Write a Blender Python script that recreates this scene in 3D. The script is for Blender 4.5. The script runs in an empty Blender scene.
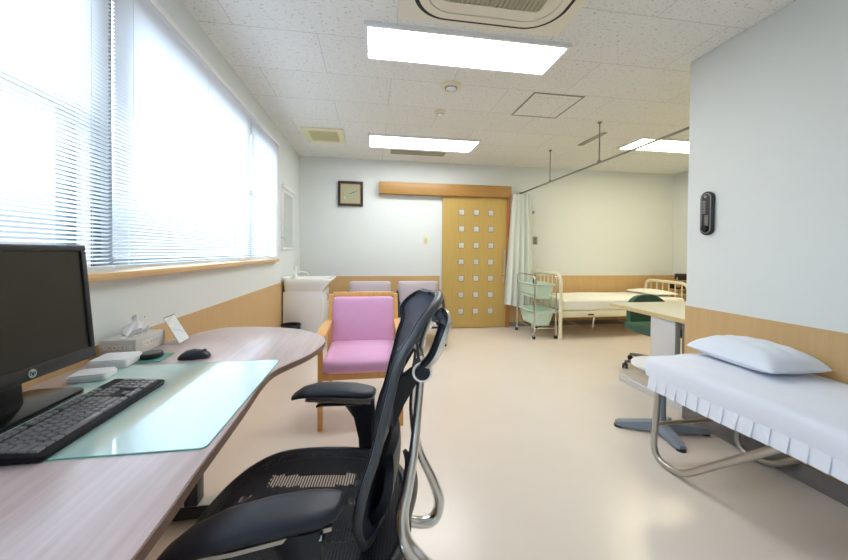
import bpy, bmesh, math, random
from mathutils import Vector, Matrix
random.seed(7)
PI = math.pi
S = bpy.context.scene
COL = S.collection

# ------------------------------------------------------------------ camera
cam_d = bpy.data.cameras.new('camera'); cam = bpy.data.objects.new('camera', cam_d); COL.objects.link(cam)
Rt = Vector((0.9882677, -0.1524927, 0.0085406)); Up = Vector((-0.0064533, 0.0141775, 0.9998787)); Fw = Vector((0.1525953, 0.9882029, -0.0130271))
m = Matrix.Identity(4)
for i in range(3):
    m[i][0] = Rt[i]; m[i][1] = Up[i]; m[i][2] = -Fw[i]
m[2][3] = 1.18
cam.matrix_world = m
cam_d.sensor_width = 36; cam_d.lens = 335.98 / 848 * 36
cam_d.shift_x = 0.0; cam_d.shift_y = (256.01 - 280) / 848
cam_d.clip_start = 0.02
S.camera = cam

# ------------------------------------------------------------------ light and exposure
W = bpy.data.worlds.new('daylight'); S.world = W; W.use_nodes = True
bg = W.node_tree.nodes['Background']
wn, wl = W.node_tree.nodes, W.node_tree.links
wtc = wn.new('ShaderNodeTexCoord'); wsp = wn.new('ShaderNodeSeparateXYZ'); wcr = wn.new('ShaderNodeValToRGB'); wmr = wn.new('ShaderNodeMapRange')
wl.new(wtc.outputs['Generated'], wsp.inputs[0]); wmr.inputs['From Min'].default_value = -1; wl.new(wsp.outputs['Z'], wmr.inputs['Value']); wl.new(wmr.outputs[0], wcr.inputs[0])
els = wcr.color_ramp.elements             # ground, horizon of pale buildings, bright overcast sky
els[0].position = .46; els[0].color = (.03, .032, .034, 1)
els[1].position = .80; els[1].color = (.66, .83, 1.0, 1)
e_ = els.new(.53); e_.color = (.040, .046, .056, 1)
e_ = els.new(.66); e_.color = (.17, .20, .23, 1)
wl.new(wcr.outputs[0], bg.inputs[0]); bg.inputs[1].default_value = 11.0
LAMP = 10.0                       # emission of the ceiling light diffusers
LAMP_COL = (0.96, 0.99, 1.0)
vs = S.view_settings
vs.view_transform = 'Standard'; vs.look = 'None'; vs.gamma = 1; vs.use_curve_mapping = False
vs.exposure = 0.70
S.cycles.max_bounces = 10; S.cycles.diffuse_bounces = 6; S.cycles.transparent_max_bounces = 24
S.cycles.use_denoising = True
pd = bpy.data.lights.new('window_portal', 'AREA'); pd.shape = 'RECTANGLE'; pd.size = 1.24; pd.size_y = 6.1
pd.cycles.is_portal = True
po = bpy.data.objects.new('window_portal', pd); COL.objects.link(po)
po.location = (-1.20, .85, 1.715); po.rotation_euler = (0, -PI/2, 0)

# ------------------------------------------------------------------ materials
def new_mat(name):
    mt = bpy.data.materials.new(name); mt.use_nodes = True
    nt = mt.node_tree
    return mt, nt, nt.nodes, nt.links, nt.nodes['Principled BSDF']
def srgb(r, g, b):
    f = lambda c: (c/255/12.92) if c/255 <= .04045 else ((c/255+.055)/1.055)**2.4
    return (f(r), f(g), f(b), 1)
def mat(name, col, rough=.5, metal=0, bump=0, bscale=60, var=0, vscale=4, coat=0, spec=.5, alpha=1, sheen=0):
    mt, nt, N, L, b = new_mat(name)
    b.inputs['Base Color'].default_value = col; b.inputs['Roughness'].default_value = rough
    b.inputs['Metallic'].default_value = metal; b.inputs['Coat Weight'].default_value = coat
    b.inputs['Specular IOR Level'].default_value = spec
    if sheen: b.inputs['Sheen Weight'].default_value = sheen
    tc = N.new('ShaderNodeTexCoord')
    if var:
        no = N.new('ShaderNodeTexNoise'); no.inputs['Scale'].default_value = vscale; no.inputs['Detail'].default_value = 4
        L.new(tc.outputs['Object'], no.inputs['Vector'])
        mx = N.new('ShaderNodeMix'); mx.data_type = 'RGBA'
        mx.inputs[6].default_value = tuple(c*(1-var) for c in col[:3]) + (1,)
        mx.inputs[7].default_value = tuple(min(1, c*(1+var)) for c in col[:3]) + (1,)
        L.new(no.outputs['Fac'], mx.inputs[0]); L.new(mx.outputs[2], b.inputs['Base Color'])
    if bump:
        nb = N.new('ShaderNodeTexNoise'); nb.inputs['Scale'].default_value = bscale; nb.inputs['Detail'].default_value = 3
        L.new(tc.outputs['Object'], nb.inputs['Vector'])
        bu = N.new('ShaderNodeBump'); bu.inputs['Strength'].default_value = bump; bu.inputs['Distance'].default_value = .01
        L.new(nb.outputs['Fac'], bu.inputs['Height']); L.new(bu.outputs[0], b.inputs['Normal'])
    return mt
def wood(name, c1, c2, rough=.4, axis='Z', scale=3.0, stretch=22, coat=0, spec=.5):
    mt, nt, N, L, b = new_mat(name); b.inputs['Specular IOR Level'].default_value = spec
    b.inputs['Roughness'].default_value = rough; b.inputs['Coat Weight'].default_value = coat; b.inputs['Coat Roughness'].default_value = .22
    tc = N.new('ShaderNodeTexCoord'); mp = N.new('ShaderNodeMapping')
    sc = [stretch]*3; sc['XYZ'.index(axis)] = 1.0
    mp.inputs['Scale'].default_value = sc
    L.new(tc.outputs['Object'], mp.inputs['Vector'])
    no = N.new('ShaderNodeTexNoise'); no.inputs['Scale'].default_value = scale; no.inputs['Detail'].default_value = 6
    no.inputs['Roughness'].default_value = .65; no.inputs['Distortion'].default_value = .25
    L.new(mp.outputs[0], no.inputs['Vector'])
    cr = N.new('ShaderNodeValToRGB'); cr.color_ramp.elements[0].position = .3; cr.color_ramp.elements[1].position = .7
    cr.color_ramp.elements[0].color = c1; cr.color_ramp.elements[1].color = c2
    L.new(no.outputs['Fac'], cr.inputs[0]); L.new(cr.outputs[0], b.inputs['Base Color'])
    return mt
def emit(name, col, s):
    mt, nt, N, L, b = new_mat(name)
    b.inputs['Base Color'].default_value = (.9, .9, .9, 1)
    b.inputs['Emission Color'].default_value = col + (1,); b.inputs['Emission Strength'].default_value = s
    return mt

M = {}
M['wall'] = mat('wall_paint', srgb(222, 227, 226), .75, bump=.05, bscale=220, var=.015, vscale=2)
M['wains'] = wood('wainscot_board', srgb(200, 164, 114), srgb(208, 174, 124), .45, 'Z', 2.5, 14)
M['sill'] = wood('sill_wood', srgb(205, 165, 112), srgb(222, 184, 130), .4, 'Y')
M['base'] = mat('baseboard_grey', srgb(128, 122, 120), .5, var=.04)
M['door'] = wood('door_veneer', srgb(190, 158, 88), srgb(198, 168, 98), .35, 'Z', 2.5, 18)
M['header'] = wood('header_wood', srgb(166, 122, 62), srgb(178, 134, 74), .4, 'X')
M['jamb'] = wood('jamb_wood', srgb(170, 100, 48), srgb(188, 116, 58), .45, 'Z')
M['desk'] = wood('desk_walnut', srgb(204, 178, 176), srgb(225, 204, 204), .28, 'Y', 3.0, 20, .7, 1.0)
M['deskedge'] = mat('desk_edge', srgb(140, 110, 96), .45, var=.06)
M['chairwood'] = wood('chair_beech', srgb(216, 160, 92), srgb(236, 184, 116), .35, 'Z', 3, 14)
M['pink'] = mat('pink_fabric', srgb(228, 172, 212), .85, bump=.25, bscale=420, var=.05, vscale=30, sheen=.2)
M['grey_uph'] = mat('grey_vinyl', srgb(196, 184, 190), .6, bump=.06, bscale=200, var=.03)
M['seat_lit'] = mat('lit_seat_vinyl', srgb(238, 235, 238), .5, var=.02)  # strong light on the seat is put into its white colour
M['black'] = mat('black_plastic', (.012, .014, .022, 1), .38, bump=.05, bscale=400)  # bluish base holds the window's sheen on the black
M['black_soft'] = mat('black_soft_pad', (.016, .019, .032, 1), .42, bump=.06, bscale=500)  # window sheen worked into the blue of this base too
M['black_gloss'] = mat('black_gloss', (.01, .01, .012, 1), .15)
M['rim'] = mat('back_rim_grey', (.075, .083, .095, 1), .35)
M['screen'] = mat('screen_black', (.012, .012, .011, 1), .35)
M['key'] = mat('key_glare', (.13, .135, .16, 1), .3, spec=1, coat=1); M['key'].node_tree.nodes['Principled BSDF'].inputs['Coat IOR'].default_value = 1.8; M['key'].node_tree.nodes['Principled BSDF'].inputs['Coat Roughness'].default_value = .15  # base lightened to carry window glare on the black key tops
M['alu'] = mat('polished_aluminium', (.80, .80, .80, 1), .18, 1)
M['steel'] = mat('brushed_steel', (.56, .55, .52, 1), .32, 1)
M['rail'] = mat('rail_grey', srgb(128, 126, 120), .45, .2)
M['chrome'] = mat('chrome', (.78, .78, .78, 1), .12, 1)
M['tube'] = mat('bed_tube_steel', (.47, .45, .42, 1), .3, 1)
M['white_gloss'] = mat('white_enamel', srgb(236, 236, 234), .2, coat=.3)
M['white'] = mat('white_plastic', srgb(232, 232, 234), .4)
M['white_bed'] = mat('ivory_enamel', srgb(232, 224, 196), .3)
M['cab'] = mat('cabinet_white', srgb(236, 238, 240), .35)
M['sheet'] = mat('white_sheet', srgb(230, 233, 243), .85, bump=.12, bscale=35, sheen=.1)
M['sheet2'] = mat('ivory_sheet', srgb(238, 238, 230), .85, bump=.12, bscale=35)
M['pillow'] = mat('white_pillowcase', srgb(228, 233, 243), .85, bump=.16, bscale=24)
M['mint'] = mat('mint_plastic', srgb(206, 229, 213), .35)
M['curtain'] = mat('mint_curtain', srgb(222, 226, 216), .9, bump=.1, bscale=300)
M['green'] = mat('green_vinyl', srgb(52, 92, 74), .5, bump=.05, bscale=200, var=.05)
M['desk2'] = mat('desk_top_beige', srgb(206, 204, 184), .4, var=.03)
M['desk2edge'] = mat('desk_top_edge', srgb(206, 184, 134), .45)
M['greymetal'] = mat('grey_painted_steel', srgb(206, 204, 202), .4)
M['darkgrey'] = mat('dark_grey_panel', srgb(110, 100, 96), .5)
M['bluegrey'] = mat('blue_grey_steel', srgb(132, 142, 154), .35)
M['beige_plastic'] = mat('beige_plastic', srgb(226, 220, 186), .45)
M['vent'] = mat('vent_beige', srgb(206, 202, 160), .5)
M['grille'] = mat('grille_beige', srgb(176, 170, 146), .55)
M['ac'] = mat('air_conditioner_white', srgb(228, 222, 204), .4)
M['gap'] = mat('dark_gap', (.03, .03, .03, 1), .7)
M['linegrey'] = mat('aluminium_trim', srgb(150, 146, 136), .45, .3)
M['clockwood'] = wood('clock_walnut', srgb(46, 26, 22), srgb(66, 38, 30), .35, 'X')
M['clockface'] = mat('clock_face', srgb(206, 186, 146), .5, var=.05, vscale=25)
M['clockdial'] = mat('clock_dial', srgb(196, 190, 160), .4)
M['bin'] = mat('bin_black', (.02, .02, .022, 1), .5)
M['mirror'] = mat('mirror_glass', (.86, .90, .88, 1), .04, 1)
M['paper'] = mat('card_paper', srgb(238, 238, 240), .5, var=.02, vscale=40)
M['tissuebox'] = mat('tissue_box_card', srgb(212, 208, 202), .5, var=.04, vscale=20)
M['tissue'] = mat('tissue_paper', srgb(244, 244, 246), .9)
M['ink'] = mat('print_grey', srgb(244, 243, 240), .5)
M['coaster'] = mat('green_coaster', srgb(70, 150, 130), .35)
M['logo'] = mat('logo_silver', srgb(176, 196, 196), .3, .4)
M['darkmetal'] = mat('dark_metal', (.04, .035, .03, 1), .4, .5)
M['tan'] = mat('tan_plastic', srgb(180, 150, 110), .5)
M['winframe'] = mat('window_aluminium', srgb(120, 128, 136), .4, .3)
M['winwhite'] = mat('window_white_post', srgb(230, 232, 236), .4)
M['lamp'] = emit('lamp_diffuser', LAMP_COL, LAMP)
M['lampwarm'] = emit('lamp_diffuser_warm', (1.0, .88, .58), LAMP*1.25)

# floor : glossy vinyl, faint tile seams
mt, nt, N, L, b = new_mat('floor_vinyl'); M['floor'] = mt
tc = N.new('ShaderNodeTexCoord'); no = N.new('ShaderNodeTexNoise'); no.inputs['Scale'].default_value = 3; no.inputs['Detail'].default_value = 8
L.new(tc.outputs['Object'], no.inputs['Vector'])
mx = N.new('ShaderNodeMix'); mx.data_type = 'RGBA'
mx.inputs[6].default_value = srgb(227, 214, 201); mx.inputs[7].default_value = srgb(234, 222, 210)
L.new(no.outputs['Fac'], mx.inputs[0]); L.new(mx.outputs[2], b.inputs['Base Color'])
b.inputs['Roughness'].default_value = .27; b.inputs['Specular IOR Level'].default_value = 1.0
nb = N.new('ShaderNodeTexNoise'); nb.inputs['Scale'].default_value = 5; L.new(tc.outputs['Object'], nb.inputs['Vector'])
bu = N.new('ShaderNodeBump'); bu.inputs['Strength'].default_value = .06; bu.inputs['Distance'].default_value = .02
L.new(nb.outputs['Fac'], bu.inputs['Height']); L.new(bu.outputs[0], b.inputs['Normal'])

# ceiling : mineral fibre tiles with fissures and staggered seams
mt, nt, N, L, b = new_mat('ceiling_tiles'); M['ceil'] = mt
tc = N.new('ShaderNodeTexCoord'); mp = N.new('ShaderNodeMapping'); mp.inputs['Location'].default_value = (.35+.98*3, -1.725+.475*6, 0)
L.new(tc.outputs['Object'], mp.inputs['Vector'])
br = N.new('ShaderNodeTexBrick'); br.inputs['Scale'].default_value = 1; br.inputs['Brick Width'].default_value = .98; br.inputs['Row Height'].default_value = .475
br.inputs['Mortar Size'].default_value = .0035; br.inputs['Mortar Smooth'].default_value = .3
br.inputs['Color1'].default_value = srgb(230, 230, 227); br.inputs['Color2'].default_value = srgb(227, 227, 223); br.inputs['Mortar'].default_value = srgb(204, 203, 198)
L.new(mp.outputs[0], br.inputs['Vector'])
m2 = N.new('ShaderNodeMapping'); m2.inputs['Scale'].default_value = (26, 60, 30); L.new(tc.outputs['Object'], m2.inputs['Vector'])
n2 = N.new('ShaderNodeTexNoise'); n2.inputs['Scale'].default_value = 1.6; n2.inputs['Detail'].default_value = 3; L.new(m2.outputs[0], n2.inputs['Vector'])
cr = N.new('ShaderNodeValToRGB'); cr.color_ramp.elements[0].position = .60; cr.color_ramp.elements[1].position = .68
cr.color_ramp.elements[0].color = (1, 1, 1, 1); cr.color_ramp.elements[1].color = (.62, .61, .58, 1)
L.new(n2.outputs['Fac'], cr.inputs[0])
mx = N.new('ShaderNodeMix'); mx.data_type = 'RGBA'; mx.blend_type = 'MULTIPLY'; mx.inputs[0].default_value = 1
L.new(br.outputs['Color'], mx.inputs[6]); L.new(cr.outputs[0], mx.inputs[7]); L.new(mx.outputs[2], b.inputs['Base Color'])
b.inputs['Roughness'].default_value = .9

# slats: white, partly translucent
mt, nt, N, L, b = new_mat('blind_slat'); M['slat'] = mt
b.inputs['Base Color'].default_value = srgb(240, 241, 244); b.inputs['Roughness'].default_value = .5
tr = N.new('ShaderNodeBsdfTranslucent'); tr.inputs[0].default_value = (.88, .89, .92, 1)
ms = N.new('ShaderNodeMixShader'); ms.inputs[0].default_value = .36
L.new(b.outputs[0], ms.inputs[1]); L.new(tr.outputs[0], ms.inputs[2]); L.new(ms.outputs[0], N['Material Output'].inputs[0])

def glassy(name, tint, gloss=.08):
    mt, nt, N, L, b = new_mat(name)
    t = N.new('ShaderNodeBsdfTransparent'); t.inputs[0].default_value = tint
    g = N.new('ShaderNodeBsdfGlossy'); g.inputs['Roughness'].default_value = .02
    f = N.new('ShaderNodeFresnel'); ge = N.new('ShaderNodeNewGeometry'); ir = N.new('ShaderNodeMapRange')
    ir.inputs['To Min'].default_value = 1.3; ir.inputs['To Max'].default_value = 1/1.3      # same reflection from both faces of the sheet
    L.new(ge.outputs['Backfacing'], ir.inputs['Value']); L.new(ir.outputs[0], f.inputs[0])
    ms = N.new('ShaderNodeMixShader'); L.new(f.outputs[0], ms.inputs[0])
    L.new(t.outputs[0], ms.inputs[1]); L.new(g.outputs[0], ms.inputs[2]); L.new(ms.outputs[0], N['Material Output'].inputs[0])
    return mt
M['glass'] = glassy('window_glass', (.96, .98, .98, 1))
M['acrylic'] = glassy('clear_acrylic', (.98, .99, .99, 1))
M['panefrost'] = mat('frosted_door_glass', srgb(206, 204, 196), .3, coat=.4, var=.08, vscale=40)
# desk mat: pale green clear sheet with a glossy top, base colour paled to carry window glare
mt = mat('desk_mat_sheet', srgb(196, 228, 222), .10, var=.06, vscale=5, coat=1.0, spec=1); M['mat'] = mt
mt.node_tree.nodes['Principled BSDF'].inputs['Coat Roughness'].default_value = .05; mt.node_tree.nodes['Principled BSDF'].inputs['Coat IOR'].default_value = 2.3
M['matedge'] = mat('desk_mat_edge', srgb(110, 186, 172), .25)

# woven mesh upholstery: fine dark threads with gaps
def mesh_fabric(name, c1, c2, freq, alpha, axis):
    mt, nt, N, L, b = new_mat(name)
    b.inputs['Roughness'].default_value = .6
    tc = N.new('ShaderNodeTexCoord')
    wv = N.new('ShaderNodeTexWave'); wv.wave_type = 'BANDS'; wv.bands_direction = axis; wv.inputs['Scale'].default_value = freq
    L.new(tc.outputs['Object'], wv.inputs['Vector'])
    cr = N.new('ShaderNodeValToRGB'); cr.color_ramp.elements[0].color = c1; cr.color_ramp.elements[1].color = c2
    L.new(wv.outputs['Fac'], cr.inputs[0]); L.new(cr.outputs[0], b.inputs['Base Color'])
    c2_ = N.new('ShaderNodeValToRGB'); c2_.color_ramp.elements[0].position = .42; c2_.color_ramp.elements[1].position = .58
    c2_.color_ramp.elements[0].color = (alpha,)*3 + (1,); c2_.color_ramp.elements[1].color = (1, 1, 1, 1)
    L.new(wv.outputs['Fac'], c2_.inputs[0]); L.new(c2_.outputs[0], b.inputs['Alpha'])
    return mt
M['seatmesh'] = mesh_fabric('seat_mesh', (.008, .009, .016, 1), (.02, .022, .036, 1), 38, .35, 'X')
M['backmesh'] = mesh_fabric('back_mesh', (.016, .022, .048, 1), (.03, .04, .08, 1), 60, .92, 'Z')

# ------------------------------------------------------------------ mesh helpers
def BM(): return bmesh.new()
def box(bm, x0, x1, y0, y1, z0, z1, bev=0, seg=2):
    t = bmesh.new(); bmesh.ops.create_cube(t, size=1)
    for v in t.verts:
        v.co = Vector(((x0+x1)/2+v.co.x*(x1-x0), (y0+y1)/2+v.co.y*(y1-y0), (z0+z1)/2+v.co.z*(z1-z0)))
    if bev: bmesh.ops.bevel(t, geom=t.edges[:], offset=bev, segments=seg, affect='EDGES', profile=.5)
    return merge(bm, t)
def merge(bm, t, mtx=None):
    if mtx is not None: t.transform(mtx)
    me = bpy.data.meshes.new('_t'); t.to_mesh(me); t.free(); bm.from_mesh(me); bpy.data.meshes.remove(me)
    return bm
def catmull(pts, n=6, closed=False):
    P = [Vector(p) for p in pts]; out = []; K = len(P)
    for i in range(K if closed else K-1):
        p0 = P[(i-1) % K] if closed or i > 0 else P[0]*2-P[1]
        p1 = P[i]; p2 = P[(i+1) % K]
        p3 = P[(i+2) % K] if closed or i+2 < K else P[-1]*2-P[-2]
        for k in range(n):
            t = k/n
            out.append(.5*((2*p1)+(p2-p0)*t+(2*p0-5*p1+4*p2-p3)*t*t+(3*p1-p0-3*p2+p3)*t**3))
    if not closed: out.append(P[-1])
    return out
def lerp_list(r, n):
    if not isinstance(r, (list, tuple)): return [r]*n
    o = []
    for i in range(n):
        f = i/(n-1)*(len(r)-1); k = min(int(f), len(r)-2); o.append(r[k]+(r[k+1]-r[k])*(f-k))
    return o
def tube(bm, pts, r, seg=10, smooth=0, closed=False, flat=1.0, flatdir=None):
    """round (or, with flat, oval) bar along a path; flatdir = direction of the wider axis"""
    P = catmull(pts, smooth, closed) if smooth else [Vector(p) for p in pts]
    n = len(P); R = lerp_list(r, n); rings = []
    prev = None
    for i in range(n):
        a = P[i-1] if (i > 0 or closed) else P[i]; c = P[(i+1) % n] if (i < n-1 or closed) else P[i]
        T = (c-a).normalized()
        if flatdir is not None: u = Vector(flatdir)
        elif prev is not None: u = prev
        else: u = Vector((0, 0, 1)) if abs(T.z) < .9 else Vector((1, 0, 0))
        u = (u-T*u.dot(T))
        if u.length < 1e-5: u = T.orthogonal()
        u.normalize(); prev = u; v = T.cross(u)
        rings.append([bm.verts.new(P[i]+u*math.cos(2*PI*k/seg)*R[i]+v*math.sin(2*PI*k/seg)*R[i]*flat) for k in range(seg)])
    for i in range(n if closed else n-1):
        A, B = rings[i], rings[(i+1) % n]
        for k in range(seg): bm.faces.new((A[k], A[(k+1) % seg], B[(k+1) % seg], B[k]))
    if not closed:
        bm.faces.new(rings[0][::-1]); bm.faces.new(rings[-1])
    return bm
def arc_path(pts, rad, n=6):
    """polyline with its inner corners rounded"""
    P = [Vector(p) for p in pts]; out = [P[0]]
    for i in range(1, len(P)-1):
        a = (P[i-1]-P[i]); c = (P[i+1]-P[i]); r = min(rad, a.length*.49, c.length*.49)
        A = P[i]+a.normalized()*r; C = P[i]+c.normalized()*r
        for k in range(n+1):
            t = k/n; out.append(A*(1-t)**2+P[i]*2*t*(1-t)+C*t*t)
    out.append(P[-1]); return out
def lathe(bm, prof, cx, cy, seg=24):
    rings = [[bm.verts.new((cx+r*math.cos(2*PI*k/seg), cy+r*math.sin(2*PI*k/seg), z)) for k in range(seg)] for r, z in prof]
    for A, B in zip(rings, rings[1:]):
        for k in range(seg): bm.faces.new((A[k], A[(k+1) % seg], B[(k+1) % seg], B[k]))
    if prof[0][0] > 1e-6: bm.faces.new(rings[0][::-1])
    if prof[-1][0] > 1e-6: bm.faces.new(rings[-1])
    bmesh.ops.remove_doubles(bm, verts=bm.verts[:], dist=1e-6)
    return bm
def prism(bm, outline, z0, z1, bev=0):
    """closed XY outline extruded in z"""
    t = bmesh.new()
    f = t.faces.new([t.verts.new((x, y, z0)) for x, y in outline])
    r = bmesh.ops.extrude_face_region(t, geom=[f]); vs_ = [v for v in r['geom'] if isinstance(v, bmesh.types.BMVert)]
    bmesh.ops.translate(t, verts=vs_, vec=(0, 0, z1-z0)); bmesh.ops.recalc_face_normals(t, faces=t.faces[:])
    if bev:
        ed = [e for e in t.edges if abs(e.verts[0].co.z-e.verts[1].co.z) < 1e-6]
        bmesh.ops.bevel(t, geom=ed, offset=bev, segments=2, affect='EDGES', profile=.5)
    return merge(bm, t)
def rounded_rect(x0, x1, y0, y1, r, n=6):
    o = []
    for cx, cy, a in ((x1-r, y1-r, 0), (x0+r, y1-r, 90), (x0+r, y0+r, 180), (x1-r, y0+r, 270)):
        for k in range(n+1):
            t = math.radians(a+90*k/n); o.append((cx+r*math.cos(t), cy+r*math.sin(t)))
    return o
def loft(bm, rings, cap=True):
    V = [[bm.verts.new(p) for p in r] for r in rings]; n = len(V[0])
    for A, B in zip(V, V[1:]):
        for k in range(n): bm.faces.new((A[k], A[(k+1) % n], B[(k+1) % n], B[k]))
    if cap: bm.faces.new(V[0][::-1]); bm.faces.new(V[-1])
    bmesh.ops.recalc_face_normals(bm, faces=bm.faces[:])
    return bm
def grid(bm, fn, nu, nv, mask=None):
    V = [[bm.verts.new(fn(i/nu, j/nv)) for j in range(nv+1)] for i in range(nu+1)]
    for i in range(nu):
        for j in range(nv):
            if mask and not mask((i+.5)/nu, (j+.5)/nv): continue
            bm.faces.new((V[i][j], V[i+1][j], V[i+1][j+1], V[i][j+1]))
    return bm
def thicken(bm, t):
    bmesh.ops.recalc_face_normals(bm, faces=bm.faces[:])
    bmesh.ops.solidify(bm, geom=bm.faces[:], thickness=t)
    return bm
def cushion(bm, x0, x1, y0, y1, z0, z1, r=.02, crown=(0, 0, 0), n=10):
    """upholstered block: rounded edges, sides crowned outwards"""
    t = bmesh.new(); bmesh.ops.create_cube(t, size=2)
    bmesh.ops.subdivide_edges(t, edges=t.edges[:], cuts=n, use_grid_fill=True)
    hx, hy, hz = (x1-x0)/2, (y1-y0)/2, (z1-z0)/2
    for v in t.verts:
        a, b_, c = v.co
        p = Vector((a*hx, b_*hy, c*hz)); q = Vector((max(-hx+r, min(hx-r, p.x)), max(-hy+r, min(hy-r, p.y)), max(-hz+r, min(hz-r, p.z))))
        d = p-q
        if d.length > 1e-9: p = q+d.normalized()*min(r, max(abs(d.x), abs(d.y), abs(d.z)))
        e = lambda u: (1-u*u)
        p.x += crown[0]*a*e(b_)*e(c); p.y += crown[1]*b_*e(a)*e(c); p.z += crown[2]*c*e(a)*e(b_)
        v.co = p+Vector(((x0+x1)/2, (y0+y1)/2, (z0+z1)/2))
    return merge(bm, t)
def disc_y(bm, cx, y0, y1, cz, r, seg=20):
    t = bmesh.new(); bmesh.ops.create_cone(t, cap_ends=True, segments=seg, radius1=r, radius2=r, depth=abs(y1-y0))
    return merge(bm, t, Matrix.Translation((cx, (y0+y1)/2, cz)) @ Matrix.Rotation(PI/2, 4, 'X'))
def disc_x(bm, x0, x1, cy, cz, r, seg=20):
    t = bmesh.new(); bmesh.ops.create_cone(t, cap_ends=True, segments=seg, radius1=r, radius2=r, depth=abs(x1-x0))
    return merge(bm, t, Matrix.Translation(((x0+x1)/2, cy, cz)) @ Matrix.Rotation(PI/2, 4, 'Y'))
def obj(name, bm, material, parent=None, origin=None, sharp=40):
    if origin is None: origin = Vector((0, 0, 0))
    bm.transform(Matrix.Translation(-Vector(origin)))
    me = bpy.data.meshes.new(name); bm.to_mesh(me); bm.free()
    me.shade_smooth(); me.set_sharp_from_angle(angle=math.radians(sharp))
    for mm in (material if isinstance(material, (list, tuple)) else [material]): me.materials.append(mm)
    o = bpy.data.objects.new(name, me); COL.objects.link(o)
    if parent: o.parent = parent
    return o
def tag(o, label, cat, group=None, kind=None):
    o['label'] = label; o['category'] = cat
    if group: o['group'] = group
    if kind: o['kind'] = kind
    return o
def struct(name, bm, material, sharp=40, parent=None):
    o = obj(name, bm, material, parent, sharp=sharp)
    if parent is None: o['kind'] = 'structure'
    return o
class Thing:
    """an Empty at the thing's base; parts are given in room coordinates"""
    def __init__(s, name, label, cat, loc, group=None):
        s.loc = Vector(loc); s.o = bpy.data.objects.new(name, None); COL.objects.link(s.o)
        s.o.location = s.loc; s.o.empty_display_size = .1; tag(s.o, label, cat, group)
    def part(s, name, bm, material, parent=None, sharp=40, label=None):
        p = obj(name, bm, material, parent or s.o, s.loc, sharp)
        if label: p['label'] = label
        return p
def single(name, bm, material, label, cat, loc, group=None, sharp=40):
    o = obj(name, bm, material, None, loc, sharp); o.location = loc
    return tag(o, label, cat, group)
def copy_tree(root, loc, label):
    r = root.copy(); COL.objects.link(r); r.location = loc; r['label'] = label
    def rec(src, dst):
        for ch in [c for c in bpy.data.objects if c.parent == src]:
            c = ch.copy(); COL.objects.link(c); c.parent = dst; rec(ch, c)
    rec(root, r)
    return r
def text_bm(txt, size, depth):
    cu = bpy.data.curves.new('t', 'FONT'); cu.body = txt; cu.size = size; cu.extrude = depth; cu.align_x = 'CENTER'; cu.align_y = 'CENTER'
    o = bpy.data.objects.new('t', cu); COL.objects.link(o)
    dg = bpy.context.evaluated_depsgraph_get(); me = bpy.data.meshes.new_from_object(o.evaluated_get(dg))
    bm = BM(); bm.from_mesh(me); bpy.data.meshes.remove(me); bpy.data.objects.remove(o); bpy.data.curves.remove(cu)
    return bm

# ------------------------------------------------------------------ room shell
XL, XP, XR = -1.04, 2.226, 5.13        # window wall, partition face, far right wall
YB, YF, YP = 5.075, -2.5, 2.09          # back wall, wall behind the camera, end of the partition
H, WZ = 2.54, .81
BX = -1.005                             # plane of the blinds
WY0, WY1, WZ0, WZ1 = -2.10, 3.80, 1.10, 2.32
struct('floor', box(BM(), XL-.15, XR+.15, YF-.15, YB+.15, -.1, 0), M['floor'])
struct('ceiling', box(BM(), XL-.15, XR+.15, YF-.15, YB+.15, H, H+.1), M['ceil'])
w = BM()
box(w, XL-.15, XL, YF, YB, 0, WZ0); box(w, XL-.15, XL, YF, YB, WZ1, H)
box(w, XL-.15, XL, YF, WY0, WZ0, WZ1); box(w, XL-.15, XL, WY1, YB, WZ0, WZ1)
struct('wall_left', w, M['wall'])
struct('wall_back', box(BM(), XL-.15, XR+.15, YB, YB+.15, 0, H), M['wall'])
struct('wall_front', box(BM(), XL-.15, XR+.15, YF-.15, YF, 0, H), M['wall'])
w = box(BM(), XP, XP+.12, YF, YP, 0, H, .004); box(w, XP+.12, XR, YP-.12, YP, 0, H)
struct('wall_partition', w, M['wall'])
struct('wall_right', box(BM(), XR, XR+.15, YF, YB, 0, H), M['wall'])
# wainscot boards
struct('trim_1', box(BM(), XL, XL+.006, YF, YB-.006, 0, WZ), M['wains'])
w = box(BM(), XL+.006, 1.03, YB-.006, YB, 0, WZ); box(w, 2.13, XR-.006, YB-.006, YB, 0, WZ)
struct('trim_2', w, M['wains'])
struct('trim_3', box(BM(), XP-.006, XP, YF, YP, 0, WZ), M['wains'])
struct('trim_4', box(BM(), XR-.006, XR, YP, YB, 0, WZ), M['wains'])
struct('baseboard_partition', box(BM(), XP-.016, XP-.006, YF, YP, 0, .10, .003), M['base'])
w = box(BM(), XL+.016, 1.03, YB-.016, YB-.006, 0, .07); box(w, 2.13, XR-.016, YB-.016, YB-.006, 0, .07)
struct('baseboard_back', w, M['base'])
struct('baseboard_left', box(BM(), XL+.006, XL+.016, YF, YB-.016, 0, .07), M['base'])
struct('baseboard_right', box(BM(), XR-.016, XR-.006, YP, YB-.016, 0, .07), M['base'])
struct('window_sill', box(BM(), XL-.10, XL+.05, WY0-.03, WY1+.03, WZ0-.04, WZ0-.012, .004), M['sill'])

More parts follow.
